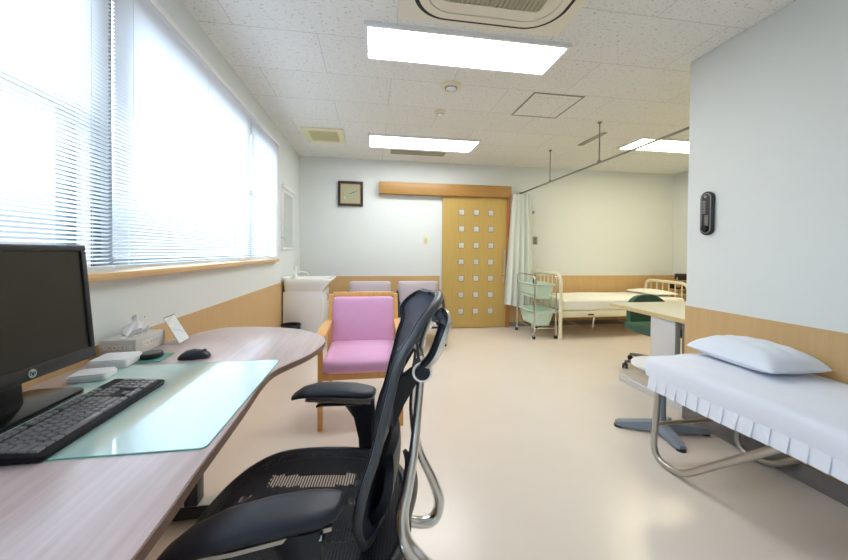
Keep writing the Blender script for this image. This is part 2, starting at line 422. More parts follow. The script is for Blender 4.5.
# windows: aluminium frames, sashes and glass set in the outer part of the wall
def window(name, y0, y1, meet=None, rail=True):
    fx0, fx1 = XL-.08, XL-.045
    f = BM()
    for a, c in ((y0, y0+.04), (y1-.04, y1)): box(f, fx0, fx1, a, c, WZ0, WZ1)
    box(f, fx0, fx1, y0, y1, WZ0, WZ0+.045); box(f, fx0, fx1, y0, y1, WZ1-.04, WZ1)
    o = struct(name, f, M['winframe'])
    if rail:
        struct('window_rail', box(BM(), fx0+.003, fx1-.003, y0+.04, y1-.04, 1.685, 1.715), M['winframe'], parent=o)
    if meet:
        struct('meeting_stile', box(BM(), fx0-.01, fx1+.006, meet-.03, meet+.03, WZ0+.045, WZ1-.04), M['winframe'], parent=o)
    struct('pane', box(BM(), fx0+.015, fx0+.021, y0+.04, y1-.04, WZ0+.045, WZ1-.04), M['glass'], parent=o)
window('window_unseen', WY0, -.60); window('window_1', -.56, 1.430); window('window_2', 1.473, 2.985, 1.565, False); window('window_3', 3.03, WY1, None, True)  # first one is unseen behind the camera, added bare for foreground daylight
struct('window_post', box(BM(), XL-.10, XL-.03, 1.430, 1.473, WZ0, WZ1), M['winwhite'])
struct('window_post.002', box(BM(), XL-.10, XL-.03, -.60, -.56, WZ0, WZ1), M['winwhite'])
struct('window_post.001', box(BM(), XL-.10, XL-.03, 2.985, 3.03, WZ0, WZ1), M['winwhite'])

# sliding door
w = box(BM(), 1.06, 2.085, YB-.05, YB-.012, .012, 2.03)
door = struct('door_1', w, M['door'])
for r in range(7):
    for c in range(3):
        x = 1.355+c*.236; z = 1.79-r*.2545
        pf = box(BM(), x-.047, x+.047, YB-.054, YB-.0495, z-.047, z+.047); q = struct('pane_frame', pf, M['linegrey'], parent=door)
        struct('pane', box(BM(), x-.038, x+.038, YB-.057, YB-.0535, z-.038, z+.038, .002), M['panefrost'], parent=q)
hd = tube(BM(), arc_path([(2.035, YB-.05, 1.22), (2.035, YB-.095, 1.22), (2.035, YB-.095, .84), (2.035, YB-.05, .84)], .02), .011)
struct('door_handle', hd, M['steel'], parent=door)
lk = disc_y(BM(), 2.035, YB-.058, YB-.05, .745, .018); lk = box(lk, 2.022, 2.048, YB-.056, YB-.05, .70, .80, .004)
struct('door_lock', lk, M['steel'], parent=door)
struct('trim_5', box(BM(), .095, 2.135, YB-.11, YB, 2.03, 2.205, .004), M['header'])
struct('trim_6', box(BM(), 2.088, 2.13, YB-.07, YB, 0, 2.03, .003), M['jamb'])

# ------------------------------------------------------------------ venetian blinds
def blind(y0, y1, label):
    t = Thing('venetian_blind', label, 'blind', (BX, (y0+y1)/2, WZ0), 'venetian blinds over the window wall')
    t.part('headrail', box(BM(), BX-.014, BX+.014, y0, y1, 2.295, 2.33, .003), M['white'])
    s = BM(); n = 77; pitch = (2.285-1.125)/n; a = math.radians(-26); hw = .0078
    for k in range(n):
        z = 1.128+k*pitch; P = []
        for q in (-1, 0, 1):
            x = q*hw; c = .0011*(1-q*q)
            P.append((BX+x*math.cos(a)+c*math.sin(a), z-x*math.sin(a)+c*math.cos(a)))
        for (xa, za), (xb, zb) in zip(P, P[1:]):
            s.faces.new([s.verts.new(v) for v in ((xa, y0+.004, za), (xb, y0+.004, zb), (xb, y1-.004, zb), (xa, y1-.004, za))])
    bmesh.ops.remove_doubles(s, verts=s.verts[:], dist=1e-5)
    t.part('slats', s, M['slat'], sharp=80)
    t.part('bottom_rail', box(BM(), BX-.010, BX+.010, y0, y1, 1.100, 1.116, .003), M['white'])
    nl = max(2, round((y1-y0)/.5))
    for k in range(nl):
        y = y0+.10+(y1-y0-.20)*k/(nl-1)
        for dx in (-.0095, .0095): t.part('ladder_cord', tube(BM(), [(BX+dx, y, 1.11), (BX+dx, y, 2.30)], .0009, 5), M['white'])
    t.part('tilt_knob', disc_x(BM(), BX+.014, BX+.022, y0+.09, 2.312, .008, 12), M['white'])
blind(-.58, 1.478, 'white venetian blind nearest the camera, behind the computer monitor')
blind(1.492, 3.002, 'white venetian blind in the middle of the window wall, above the tissue box')
blind(3.016, 3.825, 'narrow white venetian blind at the far end of the window, next to the mirror')

# ------------------------------------------------------------------ ceiling fittings
def ceiling_light(x0, x1, y0, y1, label, lm='lamp'):
    t = Thing('ceiling_light', label, 'ceiling light', ((x0+x1)/2, (y0+y1)/2, H), 'flat rectangular ceiling lights')
    f = BM(); e = .022
    for a in ((x0, x1, y0, y0+e), (x0, x1, y1-e, y1), (x0, x0+e, y0+e, y1-e), (x1-e, x1, y0+e, y1-e)): box(f, *a, H-.022, H)
    t.part('frame', f, M['white'])
    t.part('diffuser', prism(BM(), rounded_rect(x0+e, x1-e, y0+e, y1-e, .03), H-.02, H-.004), M[lm])
ceiling_light(-.055, 1.275, 2.03, 2.40, 'large glowing rectangular ceiling light nearest the camera, beside the air conditioner')
ceiling_light(-.055, 1.295, 3.94, 4.40, 'glowing ceiling light above the pink chair, before the door wall')
ceiling_light(3.10, 4.40, 3.49, 3.91, 'glowing ceiling light over the white iron bed, crossed by the curtain rail', 'lampwarm')

t = Thing('air_conditioner', 'cream ceiling cassette air conditioner at the top edge, beside the nearest light', 'air conditioner', (.63, 1.47, H))
x0, x1, y0, y1 = .13, 1.125, .97, 1.955
t.part('panel', prism(BM(), rounded_rect(x0, x1, y0, y1, .012, 2), H-.022, H-.001, .006), M['ac'])
def ring(bm, o1, o2, z0, z1):
    n = len(o1)
    for za, flip in ((z0, 0), (z1, 1)):
        for k in range(n):
            q = [bm.verts.new((*p, za)) for p in (o1[k], o1[(k+1) % n], o2[(k+1) % n], o2[k])]
            bm.faces.new(q if flip else q[::-1])
    for o_, f in ((o1, 0), (o2, 1)):
        for k in range(n):
            a, c = o_[k], o_[(k+1) % n]
            q = [bm.verts.new(p) for p in ((*a, z0), (*c, z0), (*c, z1), (*a, z1))]
            bm.faces.new(q if not f else q[::-1])
    bmesh.ops.remove_doubles(bm, verts=bm.verts[:], dist=1e-6); bmesh.ops.recalc_face_normals(bm, faces=bm.faces[:])
    return bm
t.part('outlet_slot', ring(BM(), rounded_rect(.20, 1.055, 1.04, 1.915, .20, 10), rounded_rect(.222, 1.033, 1.062, 1.893, .18, 10), H-.025, H-.0215), M['gap'])
t.part('louver', ring(BM(), rounded_rect(.226, 1.029, 1.066, 1.889, .18, 10), rounded_rect(.27, .985, 1.11, 1.845, .15, 10), H-.034, H-.0215), M['ac'])
t.part('center_panel', ring(BM(), rounded_rect(.272, .983, 1.112, 1.843, .15, 10), rounded_rect(.35, .905, 1.19, 1.765, .03, 10), H-.030, H-.0215), M['ac'])
g = box(BM(), .35, .905, 1.19, 1.765, H-.0225, H-.0212)
for k in range(22): x = .36+k*.0255; box(g, x, x+.014, 1.19, 1.765, H-.029, H-.0225)
for k in range(1, 5): y = 1.19+k*.115; box(g, .35, .905, y-.004, y+.004, H-.031, H-.0225)
t.part('grille', g, M['grille'])

t = Thing('access_hatch', 'square ceiling access hatch outlined by thin grey trim', 'hatch', (1.585, 2.93, H))
f = BM()
x0, x1, y0, y1, e = 1.35, 1.82, 2.69, 3.17, .014
for a in ((x0, x1, y0, y0+e), (x0, x1, y1-e, y1), (x0, x0+e, y0+e, y1-e), (x1-e, x1, y0+e, y1-e)): box(f, *a, H-.005, H)
t.part('trim_frame', f, M['linegrey']); t.part('panel', box(BM(), x0+e, x1-e, y0+e, y1-e, H-.003, H), M['ceil'])

t = Thing('ceiling_vent', 'beige square ceiling vent cover over the window corner', 'vent', (-.56, 4.1, H))
t.part('cover_frame', ring(BM(), rounded_rect(-.79, -.335, 3.86, 4.34, .01, 2), rounded_rect(-.72, -.40, 3.93, 4.27, .01, 2), H-.014, H), M['beige_plastic'])
g = box(BM(), -.72, -.40, 3.93, 4.27, H-.004, H)
for k in range(14): y = 3.94+k*.0238; box(g, -.72, -.40, y, y+.014, H-.011, H-.004)
t.part('grille', g, M['vent'])
def slit(x0, x1, y0, y1, label):
    t = Thing('ceiling_diffuser', label, 'vent', ((x0+x1)/2, (y0+y1)/2, H), 'slim ceiling air slots')
    t.part('slot_frame', ring(BM(), rounded_rect(x0, x1, y0, y1, .004, 1), rounded_rect(x0+.012, x1-.012, y0+.012, y1-.012, .003, 1), H-.008, H), M['linegrey'])
    g = box(BM(), x0+.012, x1-.012, y0+.012, y1-.012, H-.003, H)
    if x1-x0 > y1-y0:
        for k in range(5): yy = y0+.03+k*(y1-y0-.06)/4; box(g, x0+.012, x1-.012, yy-.006, yy+.006, H-.007, H-.003)
    else:
        box(g, (x0+x1)/2-.005, (x0+x1)/2+.005, y0+.012, y1-.012, H-.007, H-.003)
    t.part('blades', g, M['grille'])
slit(.24, .99, 4.53, 4.69, 'slim beige air slot just behind the light above the pink chair')
slit(2.55, 2.61, 3.45, 3.91, 'narrow grey air slot between the curtain rail and the bed light')
def detector(x, y, r, name, label, cat):
    t = Thing(name, label, cat, (x, y, H))
    t.part('mounting_plate', lathe(BM(), [(r, H), (r, H-.006), (r*.85, H-.010), (0, H-.010)], x, y), M['beige_plastic'])
    t.part('sensor_head', lathe(BM(), [(r*.62, H-.009), (r*.58, H-.024), (r*.35, H-.034), (0, H-.036)], x, y), M['white'])
    t.part('sensor_slot', ring(BM(), [(x+r*.60*math.cos(a*PI/9), y+r*.60*math.sin(a*PI/9)) for a in range(18)], [(x+r*.5*math.cos(a*PI/9), y+r*.5*math.sin(a*PI/9)) for a in range(18)], H-.027, H-.021), M['linegrey'])
detector(.63, 2.705, .085, 'sprinkler_head', 'round flush sprinkler plate on the ceiling, nearer the large light', 'sprinkler')
detector(.644, 3.225, .06, 'smoke_detector', 'small white domed smoke detector with dark slots, nearer the door', 'smoke detector')

# curtain rail with hangers
RX, RZ = 2.328, 2.120
t = Thing('curtain_rail', 'thin grey ceiling-hung curtain rail running past the bed', 'curtain rail', (RX, 3.6, RZ))
t.part('rail', box(BM(), RX-.009, RX+.009, YP+.001, YB-.02, RZ-.008, RZ+.008, .002), M['rail'])
for y in (4.17, 3.19):
    hg = tube(BM(), [(RX, y, RZ+.008), (RX, y, H)], .006, 8); lathe(hg, [(0, H), (.022, H), (.022, H-.006), (.007, H-.022)], RX, y, 12); box(hg, RX-.014, RX+.014, y-.014, y+.014, RZ+.006, RZ+.026, .003)
    t.part('hanger', hg, M['rail'])
for y in (YP+.006, YB-.012): t.part('end_bracket', box(BM(), RX-.02, RX+.02, y-.006, y+.006, RZ-.02, RZ+.02, .003), M['rail'])

# curtain gathered by the door
t = Thing('curtain', 'pale mint hospital curtain bunched between door and bed', 'curtain', (2.3, 4.75, .36))
def cfn(u, v):
    z = 2.085-v*1.735
    p, q = Vector((2.47, 4.90)), Vector((2.08, 4.98))
    c = p.lerp(q, u); amp = .020+.014*v
    f = math.sin(u*2*PI*4.5+.8*math.sin(v*2))
    g = (1-v)**2*.35
    x = c.x+(2.30-c.x)*g-v*v*.06*u*u
    return (x+.012*math.cos(u*31), c.y+amp*f, z+.015*math.sin(u*9)*v)
c = grid(BM(), cfn, 96, 30)
t.part('cloth', c, M['curtain'], sharp=180)
for k in range(7):
    y = 4.83+k*.035
    t.part('hook', tube(BM(), [(RX, y, RZ-.01), (RX-.01, y, 2.072)], .004, 6), M['steel'])
M['curtain'].node_tree.nodes['Principled BSDF'].inputs['Subsurface Weight'].default_value = .0

# ------------------------------------------------------------------ on the walls
t = Thing('wall_clock', 'square wall clock with dark walnut frame and tan face', 'clock', (-.318, YB, 2.022))
cx, cz = -.318, 2.022; yb = YB-.001
fr = BM()
for a in ((-.18, .18, .145, .18), (-.18, .18, -.18, -.145), (-.18, -.145, -.145, .145), (.145, .18, -.145, .145)):
    box(fr, cx+a[0], cx+a[1], yb-.04, yb, cz+a[2], cz+a[3], .003)
t.part('frame', fr, M['clockwood'])
fc = t.part('face', box(BM(), cx-.146, cx+.146, yb-.018, yb-.004, cz-.146, cz+.146), M['clockface'])
t.part('dial', disc_y(BM(), cx, yb-.021, yb-.017, cz, .112, 40), M['clockdial'], parent=fc)
for k in range(12):
    a = k*PI/6; q = box(BM(), -.004, .004, yb-.0235, yb-.021, .095, .110)
    me_m = Matrix.Translation((cx, 0, cz)) @ Matrix.Rotation(a, 4, 'Y'); q.transform(me_m); t.part('hour_mark', q, M['tan'], parent=fc)
for nm, ang, ln, wd, yy in (('hour_hand', 64, .062, .008, .026), ('minute_hand', 68, .092, .006, .028)):
    q = box(BM(), -wd/2, wd/2, yb-yy-.001, yb-yy, -.015, ln)
    q.transform(Matrix.Translation((cx, 0, cz)) @ Matrix.Rotation(math.radians(ang), 4, 'Y')); t.part(nm, q, M['black'], label='dark clock hand')
q = box(BM(), -.006, .006, yb-.0235, yb-.021, -.022, .022); q.transform(Matrix.Translation((cx-.085, 0, cz-.065)) @ Matrix.Rotation(-.5, 4, 'Y')); t.part('inlay', q, M['white'])
t.part('glass_cover', box(BM(), cx-.145, cx+.145, yb-.0345, yb-.033, cz-.145, cz+.145), M['glass'])

t = Thing('light_switch', 'ivory light switch plate on the white wall left of the door', 'switch', (.813, YB, 1.357))
t.part('plate', box(BM(), .777, .849, YB-.008, YB, 1.295, 1.418, .003), M['beige_plastic']); t.part('rocker', box(BM(), .797, .829, YB-.013, YB-.007, 1.325, 1.388, .003), M['vent'])
t = Thing('wall_control', 'small metal wall control plate beside the curtain over the bed', 'switch', (2.59, YB, 1.37))
t.part('plate', box(BM(), 2.552, 2.628, YB-.009, YB, 1.31, 1.435, .003), M['linegrey'])
for z in (1.345, 1.40): t.part('button', disc_y(BM(), 2.59, YB-.016, YB-.008, z, .016), M['darkgrey'])
hk = box(BM(), 2.535, 2.565, YB-.006, YB, 1.80, 1.845, .003); tube(hk, [(2.55, YB-.004, 1.83), (2.55, YB-.05, 1.825), (2.55, YB-.06, 1.84)], .005, 8, 4)
single('wall_hook', hk, M['linegrey'], 'tiny wall hook high beside the mint curtain', 'hook', (2.55, YB, 1.82))

t = Thing('thermometer', 'black oval wall thermometer hanging on the white partition wall', 'thermometer', (XP, 1.94, 1.45))
def stadium(cy, cz, hw, hh, n=12):
    o = []
    for k in range(n+1): a = PI*k/n; o.append((cy+hw*math.cos(a), cz+hh-hw+hw*math.sin(a)))
    for k in range(n+1): a = PI+PI*k/n; o.append((cy+hw*math.cos(a), cz-hh+hw+hw*math.sin(a)))
    return o
def plate_x(bm, out, x0, x1, bev=0):
    t_ = prism(BM(), out, x0, x1, bev)      # built in (y,z,x) then turned
    for v in t_.verts: v.co = Vector((v.co.z, v.co.x, v.co.y))
    bmesh.ops.reverse_faces(t_, faces=t_.faces[:]); bmesh.ops.recalc_face_normals(t_, faces=t_.faces[:])
    return merge(bm, t_)
t.part('body', plate_x(BM(), stadium(1.937, 1.452, .043, .146), XP-.022, XP, .006), M['black'])
rg = ring(BM(), stadium(1.937, 1.452, .033, .134), stadium(1.937, 1.452, .028, .129), XP-.0245, XP-.0215)
for v in rg.verts: v.co = Vector((v.co.z, v.co.x, v.co.y))
bmesh.ops.recalc_face_normals(rg, faces=rg.faces[:])
t.part('inner_ring', rg, M['linegrey'])
sc = BM()
for k in range(9): z = 1.535-k*.010; box(sc, XP-.024, XP-.0215, 1.940, 1.960, z-.003, z+.003)
for k in range(8): z = 1.435-k*.009; box(sc, XP-.024, XP-.0215, 1.922, 1.945, z-.003, z+.003)
t.part('scale_marks', sc, M['linegrey'])
t.part('knob', disc_x(BM(), XP-.034, XP-.0215, 1.939, 1.352, .021), M['black_gloss'])
t.part('top_button', disc_x(BM(), XP-.027, XP-.0215, 1.939, 1.563, .010), M['linegrey'])

# mirror above the sink
t = Thing('mirror_cabinet', 'narrow white framed mirror on the window wall above the sink', 'mirror', (XL, 4.36, 1.5))
f = BM()
for a in ((4.09, 4.64, 1.86, 1.90), (4.09, 4.64, 1.185, 1.215), (4.09, 4.12, 1.215, 1.86), (4.61, 4.64, 1.215, 1.86)): box(f, XL, XL+.02, *a, .003)
t.part('frame', f, M['white']); t.part('glass', box(BM(), XL+.003, XL+.012, 4.12, 4.61, 1.215, 1.86), M['mirror'])
t.part('lamp_cover', box(BM(), XL, XL+.035, 4.09, 4.64, 1.905, 1.955, .012), M['white'])
t.part('cup_hook', tube(BM(), arc_path([(XL, 4.06, 1.33), (XL+.05, 4.06, 1.33), (XL+.05, 4.06, 1.29)], .02), .005, 8), M['steel'])

# ------------------------------------------------------------------ wash basin
t = Thing('wash_basin', 'white vanity wash basin cabinet standing in the window corner', 'sink', (-.79, 4.36, 0))
sx0, sx1, sy0, sy1 = XL+.02, -.59, 4.09, 4.66
cb = t.part('cabinet', box(BM(), sx0, sx1, sy0, sy1, .05, .70, .004), M['cab'])
t.part('toe_kick', box(BM(), sx0, sx1-.04, sy0+.01, sy1-.01, 0, .05), M['darkgrey'])
for a, c in ((sy0+.006, (sy0+sy1)/2-.003), ((sy0+sy1)/2+.003, sy1-.006)):
    d = t.part('door', box(BM(), sx1, sx1+.018, a, c, .07, .69, .003), M['cab'])
    yy = c-.03 if a < 4.3 else a+.03
    t.part('handle', tube(BM(), arc_path([(sx1+.018, yy, .64), (sx1+.04, yy, .64), (sx1+.04, yy, .56), (sx1+.018, yy, .56)], .01), .005, 8), M['chrome'], parent=d)
# bowl: lofted outer shell, front swelling out to the right
def bring(x1, inset, z):
    o = rounded_rect(sx0+inset, x1-inset, sy0-.012+inset, sy1+.012-inset, .05, 5)
    return [(x, y, z) for x, y in o]
bs = loft(BM(), [bring(-.565, .01, .70), bring(-.545, .004, .74), bring(-.50, 0, .80), bring(-.475, 0, .83), bring(-.475, .008, .842), bring(-.50, .045, .842), bring(-.52, .07, .80), bring(-.55, .12, .74)])
t.part('basin', bs, M['white_gloss'])
t.part('backsplash', box(BM(), sx0, sx0+.06, sy0-.01, sy1+.01, .835, .87, .01), M['white_gloss'])
fa = lathe(BM(), [(.03, .843), (.03, .86), (.018, .875), (.016, .93), (.024, .94), (.028, .985), (.018, .995), (0, .995)], -.93, 4.34, 16)
tube(fa, [(-.93, 4.34, .90), (-.86, 4.34, .915), (-.80, 4.34, .90), (-.79, 4.34, .875)], .011, 10, 5)
t.part('faucet', fa, M['white_gloss'])
t = Thing('waste_bin', 'black round waste bin between the desk end and the vanity cabinet', 'bin', (-.90, 3.965, 0))
bn = lathe(BM(), [(0, .0), (.085, 0), (.10, .33), (.106, .34), (.106, .35), (.096, .35), (.085, .02), (0, .02)], -.90, 3.965, 28)
t.part('body', bn, M['bin'])
t.part('foot_ring', lathe(BM(), [(.09, .0), (.094, .004), (.094, .02), (.088, .02)], -.90, 3.965, 28), M['black'])

# ------------------------------------------------------------------ waiting chairs by the back wall
def waiting_chair(x, label):
    t = Thing('waiting_chair', label, 'chair', (x, 4.3, 0), 'grey waiting chairs under the back wall')
    w2 = .274
    bk = cushion(BM(), x-w2, x+w2, 4.54, 4.60, .36, .775, .022, (.0, .008, 0)); t.part('backrest', bk, M['grey_uph'])
    st = cushion(BM(), x-w2, x+w2, 3.92, 4.52, .28, .37, .028, (0, 0, .008)); t.part('seat', st, M['seat_lit'], label='pale seat pad, strong light put into its colour')
    fr = box(BM(), x-w2+.01, x+w2-.01, 3.93, 4.56, .262, .282, .003); t.part('seat_frame', fr, M['black'])
    for s in (-1, 1):
        xx = x+s*(w2+.014)
        ar = tube(BM(), [(xx+s*.0, 4.56, .62), (xx, 4.46, .635), (xx+s*.002, 4.32, .58), (xx, 4.2, .47), (xx, 4.15, .36)], .028, 10, 5, flat=.6, flatdir=(0, .7, .7)); t.part('armrest', ar, M['black'])
        tube_ = tube(BM(), arc_path([(xx, 4.56, .61), (xx, 4.60, .30), (xx, 4.52, .02)], .1), .012, 8); t.part('leg', tube_, M['chrome'])
        t.part('leg', tube(BM(), [(xx, 4.15, .36), (xx, 4.10, .02)], .012, 8), M['chrome'])
        t.part('side_brace', tube(BM(), [(xx, 4.135, .272), (xx, 4.59, .272)], .010, 8), M['chrome'])
        for yy in (4.10, 4.52): t.part('rubber_foot', lathe(BM(), [(.016, 0), (.016, .022), (.012, .026)], xx, yy, 12), M['black'])
waiting_chair(-.022, 'pale grey waiting chair directly behind the pink chair')
waiting_chair(.625, 'pale grey waiting chair with black armrest, next to the door')

# ------------------------------------------------------------------ pink chair
t = Thing('armchair', 'wooden armchair with mauve pink padded seat and back', 'chair', (-.065, 2.5, 0))
cx = -.065
for s in (-1, 1):
    xx = cx+s*.265
    t.part('leg', loft(BM(), [[(xx+a*.016, 2.275+c*.02, z) for a, c in ((-1, -1), (1, -1), (1, 1), (-1, 1))] for z in (0, .30, .60)]), M['chairwood'])
    pts = [(2.86, 0), (2.74, .28), (2.72, .42), (2.76, .62), (2.838, .825)]
    xb = cx+s*.262
    t.part('leg', loft(BM(), [[(xb+a*.016, y+c*.02, z) for a, c in ((-1, -1), (1, -1), (1, 1), (-1, 1))] for y, z in pts]), M['chairwood'])
    ar = loft(BM(), [[(xx+a*w_, y, z+c*.014) for a, c in ((-1, -1), (1, -1), (1, 1), (-1, 1))] for y, z, w_ in ((2.22, .60, .02), (2.26, .615, .032), (2.45, .625, .032), (2.65, .625, .026), (2.77, .615, .02))])
    t.part('armrest', ar, M['chairwood'])
    t.part('side_rail', box(BM(), xx-.012, xx+.012, 2.29, 2.73, .33, .385, .004), M['chairwood'])
t.part('front_rail', box(BM(), cx-.25, cx+.25, 2.265, 2.289, .325, .385, .004), M['chairwood'])
t.part('rear_rail', box(BM(), cx-.247, cx+.247, 2.715, 2.739, .325, .385, .004), M['chairwood'])
def slope(bm, fy):
    for v in bm.verts: v.co.y += fy(v.co.z)
    return bm
lean = lambda z: max(0, (z-.42))*.29
t.part('top_rail', slope(box(BM(), cx-.248, cx+.248, 2.708, 2.740, .802, .842, .006), lean), M['chairwood'])
bk = slope(cushion(BM(), cx-.245, cx+.245, 2.672, 2.735, .45, .804, .022, (0, .016, 0), 14), lean); t.part('backrest', bk, M['pink'])
st = cushion(BM(), cx-.247, cx+.247, 2.215, 2.715, .378, .475, .032, (0, .012, .014), 14); t.part('seat', st, M['pink'])

# ------------------------------------------------------------------ iron bed by the back wall
t = Thing('iron_bed', 'ivory tubular iron bed standing along the back wall', 'bed', (3.5, 4.6, 0))
yn, yf = 4.21, 4.985
def end_board(x, top, name):
    fr = tube(BM(), arc_path([(x, yn, .03), (x, yn, top), (x, yf, top), (x, yf, .03)], .13, 8), .024, 12)
    e = t.part(name, fr, M['white_bed'])
    t.part('cross_bar', tube(BM(), [(x, yn, .37), (x, yf, .37)], .018, 10), M['white_bed'], parent=e)
    for k in range(6):
        y = yn+.11+k*(yf-yn-.22)/5
        t.part('spindle', tube(BM(), [(x, y, .37), (x, y, top-.005)], .009, 8), M['white_bed'], parent=e)
    for y in (yn, yf): t.part('foot_cap', lathe(BM(), [(.024, 0), (.027, .004), (.027, .04), (.02, .045)], x, y, 14), M['white_bed'], parent=e)
end_board(2.53, .885, 'footboard'); end_board(4.53, .745, 'headboard')
for y in (yn, yf):
    r = box(BM(), 2.555, 4.505, y-.012, y+.012, .30, .385, .006); rl = t.part('side_rail', r, M['white_bed'])
    if y == yn: t.part('maker_plate', box(BM(), 2.93, 3.02, y-.016, y-.0115, .325, .345, .002), M['black'], parent=rl, label='small dark plate on the bed rail')
t.part('mattress_base', box(BM(), 2.56, 4.50, yn+.014, yf-.014, .345, .372), M['white_bed'])
for x in (3.05, 3.95):
    t.part('under_brace', tube(BM(), arc_path([(x, yn+.02, .34), (x, yn+.06, .10), (x, yf-.06, .10), (x, yf-.02, .34)], .05), .010, 8), M['chrome'])
mt_ = cushion(BM(), 2.575, 4.49, yn+.005, yf-.01, .3735, .545, .045, (0, 0, .012), 14)
for v in mt_.verts: v.co.z += .006*math.sin(v.co.x*7)*math.sin(v.co.y*5) if v.co.z > .5 else 0
single('mattress', mt_, M['sheet2'], 'white sheeted mattress on the ivory iron bed', 'mattress', (3.5, 4.6, .3735))
def pillow(bm, cx, cy, cz, hx, hy, hz, n=26):
    def f(sgn):
        def g_(u, v):
            a, b_ = 2*u-1, 2*v-1
            e = ((1-abs(a)**3.2)*(1-abs(b_)**3.2))**.55 if abs(a) < 1 and abs(b_) < 1 else 0
            wr = .006*math.sin(9*a+4*b_)*math.sin(7*b_-3*a)*e
            pull = 1-.05*(1-b_*b_)*abs(a)**6; pull2 = 1-.05*(1-a*a)*abs(b_)**6
            return (cx+a*hx*pull, cy+b_*hy*pull2, cz+(sgn*hz*e if sgn > 0 else -hz*.45*e)+wr*(sgn > 0))
        return g_
    grid(bm, f(1), n, n); grid(bm, f(-1), n, n)
    bmesh.ops.remove_doubles(bm, verts=bm.verts[:], dist=1e-5); bmesh.ops.recalc_face_normals(bm, faces=bm.faces[:])
    return bm
single('pillow', pillow(BM(), 4.27, 4.60, .583, .20, .30, .040), M['sheet2'], 'flat white pillow at the head of the ivory iron bed', 'pillow', (4.27, 4.60, .556))
# dark device partly seen behind the headboard
t = Thing('equipment_stand', 'dark equipment stand partly hidden behind the iron headboard', 'stand', (4.86, 4.72, 0))
t.part('base', lathe(BM(), [(.18, 0), (.18, .02), (.03, .045), (.016, .05)], 4.86, 4.72, 20), M['darkmetal'])
t.part('pole', tube(BM(), [(4.86, 4.72, .04), (4.86, 4.72, .80)], .014, 10), M['chrome'])
t.part('device_box', box(BM(), 4.76, 4.96, 4.65, 4.79, .62, .74, .012), M['darkmetal'])
t.part('upper_box', box(BM(), 4.86, 5.0, 4.66, 4.78, .76, .86, .012), M['darkmetal'])
t.part('dial', disc_y(BM(), 4.80, 4.635, 4.65, .68, .035), M['tan'])
t.part('lower_box', box(BM(), 4.72, 4.98, 4.64, 4.80, .45, .54, .012), M['tan'])

# ------------------------------------------------------------------ trolley with two mint baskets
t = Thing('trolley', 'chrome trolley on castors in front of the mint curtain', 'trolley', (2.35, 4.53, 0))
tx0, tx1, ty0, ty1 = 2.175, 2.49, 4.25, 4.80
for x in (tx0, tx1):
    e = t.part('end_frame', tube(BM(), arc_path([(x, ty0, .07), (x, ty0, .875), (x, ty1, .875), (x, ty1, .07)], .09, 7), .010, 10), M['chrome'])
    for z in (.735, .60, .36, .15): t.part('cross_bar', tube(BM(), [(x, ty0, z), (x, ty1, z)], .006, 8), M['chrome'], parent=e)
for y in (ty0, ty1):
    for z in (.735, .36, .15): t.part('long_bar', tube(BM(), [(tx0, y, z), (tx1, y, z)], .006, 8), M['chrome'])
for x in (tx0, tx1):
    for y in (ty0, ty1):
        c = disc_x(BM(), x-.012, x+.012, y+.012, .030, .030, 16); k_ = t.part('caster', c, M['black'])
        t.part('caster_fork', box(BM(), x-.016, x+.016, y-.012, y+.016, .045, .075, .004), M['steel'], parent=k_)
def basket(z1, z0, label):
    a = (tx0+.012, tx1-.012, ty0+.012, ty1-.012)
    def rr(i, z): return [(x, y, z) for x, y in rounded_rect(a[0]+i, a[1]-i, a[2]+i, a[3]-i, .035, 5)]
    bm = loft(BM(), [rr(.045, z0), rr(.004, z1-.012), rr(-.006, z1-.012), rr(-.006, z1), rr(.008, z1), rr(.05, z0+.006)])
    s_ = Thing('storage_basket', label, 'basket', ((tx0+tx1)/2, (ty0+ty1)/2, z0), 'mint baskets on the trolley')
    s_.part('tub', bm, M['mint'])
    gr = BM()
    for k in range(3): box(gr, tx0+.05+k*.085, tx0+.10+k*.085, ty0+.012, ty0+.0165, z1-.03, z1-.024, .001)
    s_.part('rim_ribs', gr, M['mint'])
basket(.752, .545, 'mint green plastic basket on the upper level of the trolley')
basket(.378, .175, 'mint green plastic basket on the lower level of the trolley')
bt = lathe(BM(), [(.022, .56), (.024, .60), (.024, .78), (.012, .80), (.012, .84), (.016, .845), (0, .85)], 2.40, 4.70, 14)
single('bottle', bt, M['darkmetal'], 'small dark bottle standing in the upper mint basket', 'bottle', (2.40, 4.70, .56))

# ------------------------------------------------------------------ height adjustable desk and green chair
t = Thing('side_desk', 'beige topped desk on grey steel legs beyond the partition end', 'desk', (2.85, 2.55, 0))
dx0, dx1, dy0, dy1 = 2.275, 3.45, YP+.008, 2.95
tp = prism(BM(), rounded_rect(dx0+.004, dx1-.004, dy0+.004, dy1-.004, .02, 4), .668, .70, .003); ta = t.part('tabletop', tp, M['desk2'])
t.part('edge_band', ring(BM(), rounded_rect(dx0, dx1, dy0, dy1, .022, 4), rounded_rect(dx0+.004, dx1-.004, dy0+.004, dy1-.004, .02, 4), .666, .698), M['desk2edge'], parent=ta)
for x in (2.29, 3.38):
    pn = box(BM(), x, x+.05, 2.235, 2.465, .05, .666, .005); lg = t.part('leg_panel', pn, M['greymetal'])
    t.part('foot', box(BM(), x-.008, x+.058, 2.16, 2.81, 0, .052, .008), M['greymetal'], parent=lg)
t.part('modesty_panel', box(BM(), 2.285, 3.42, 2.15, 2.17, .30, .666), M['darkgrey'])  # dark colour carries the shade under the desktop

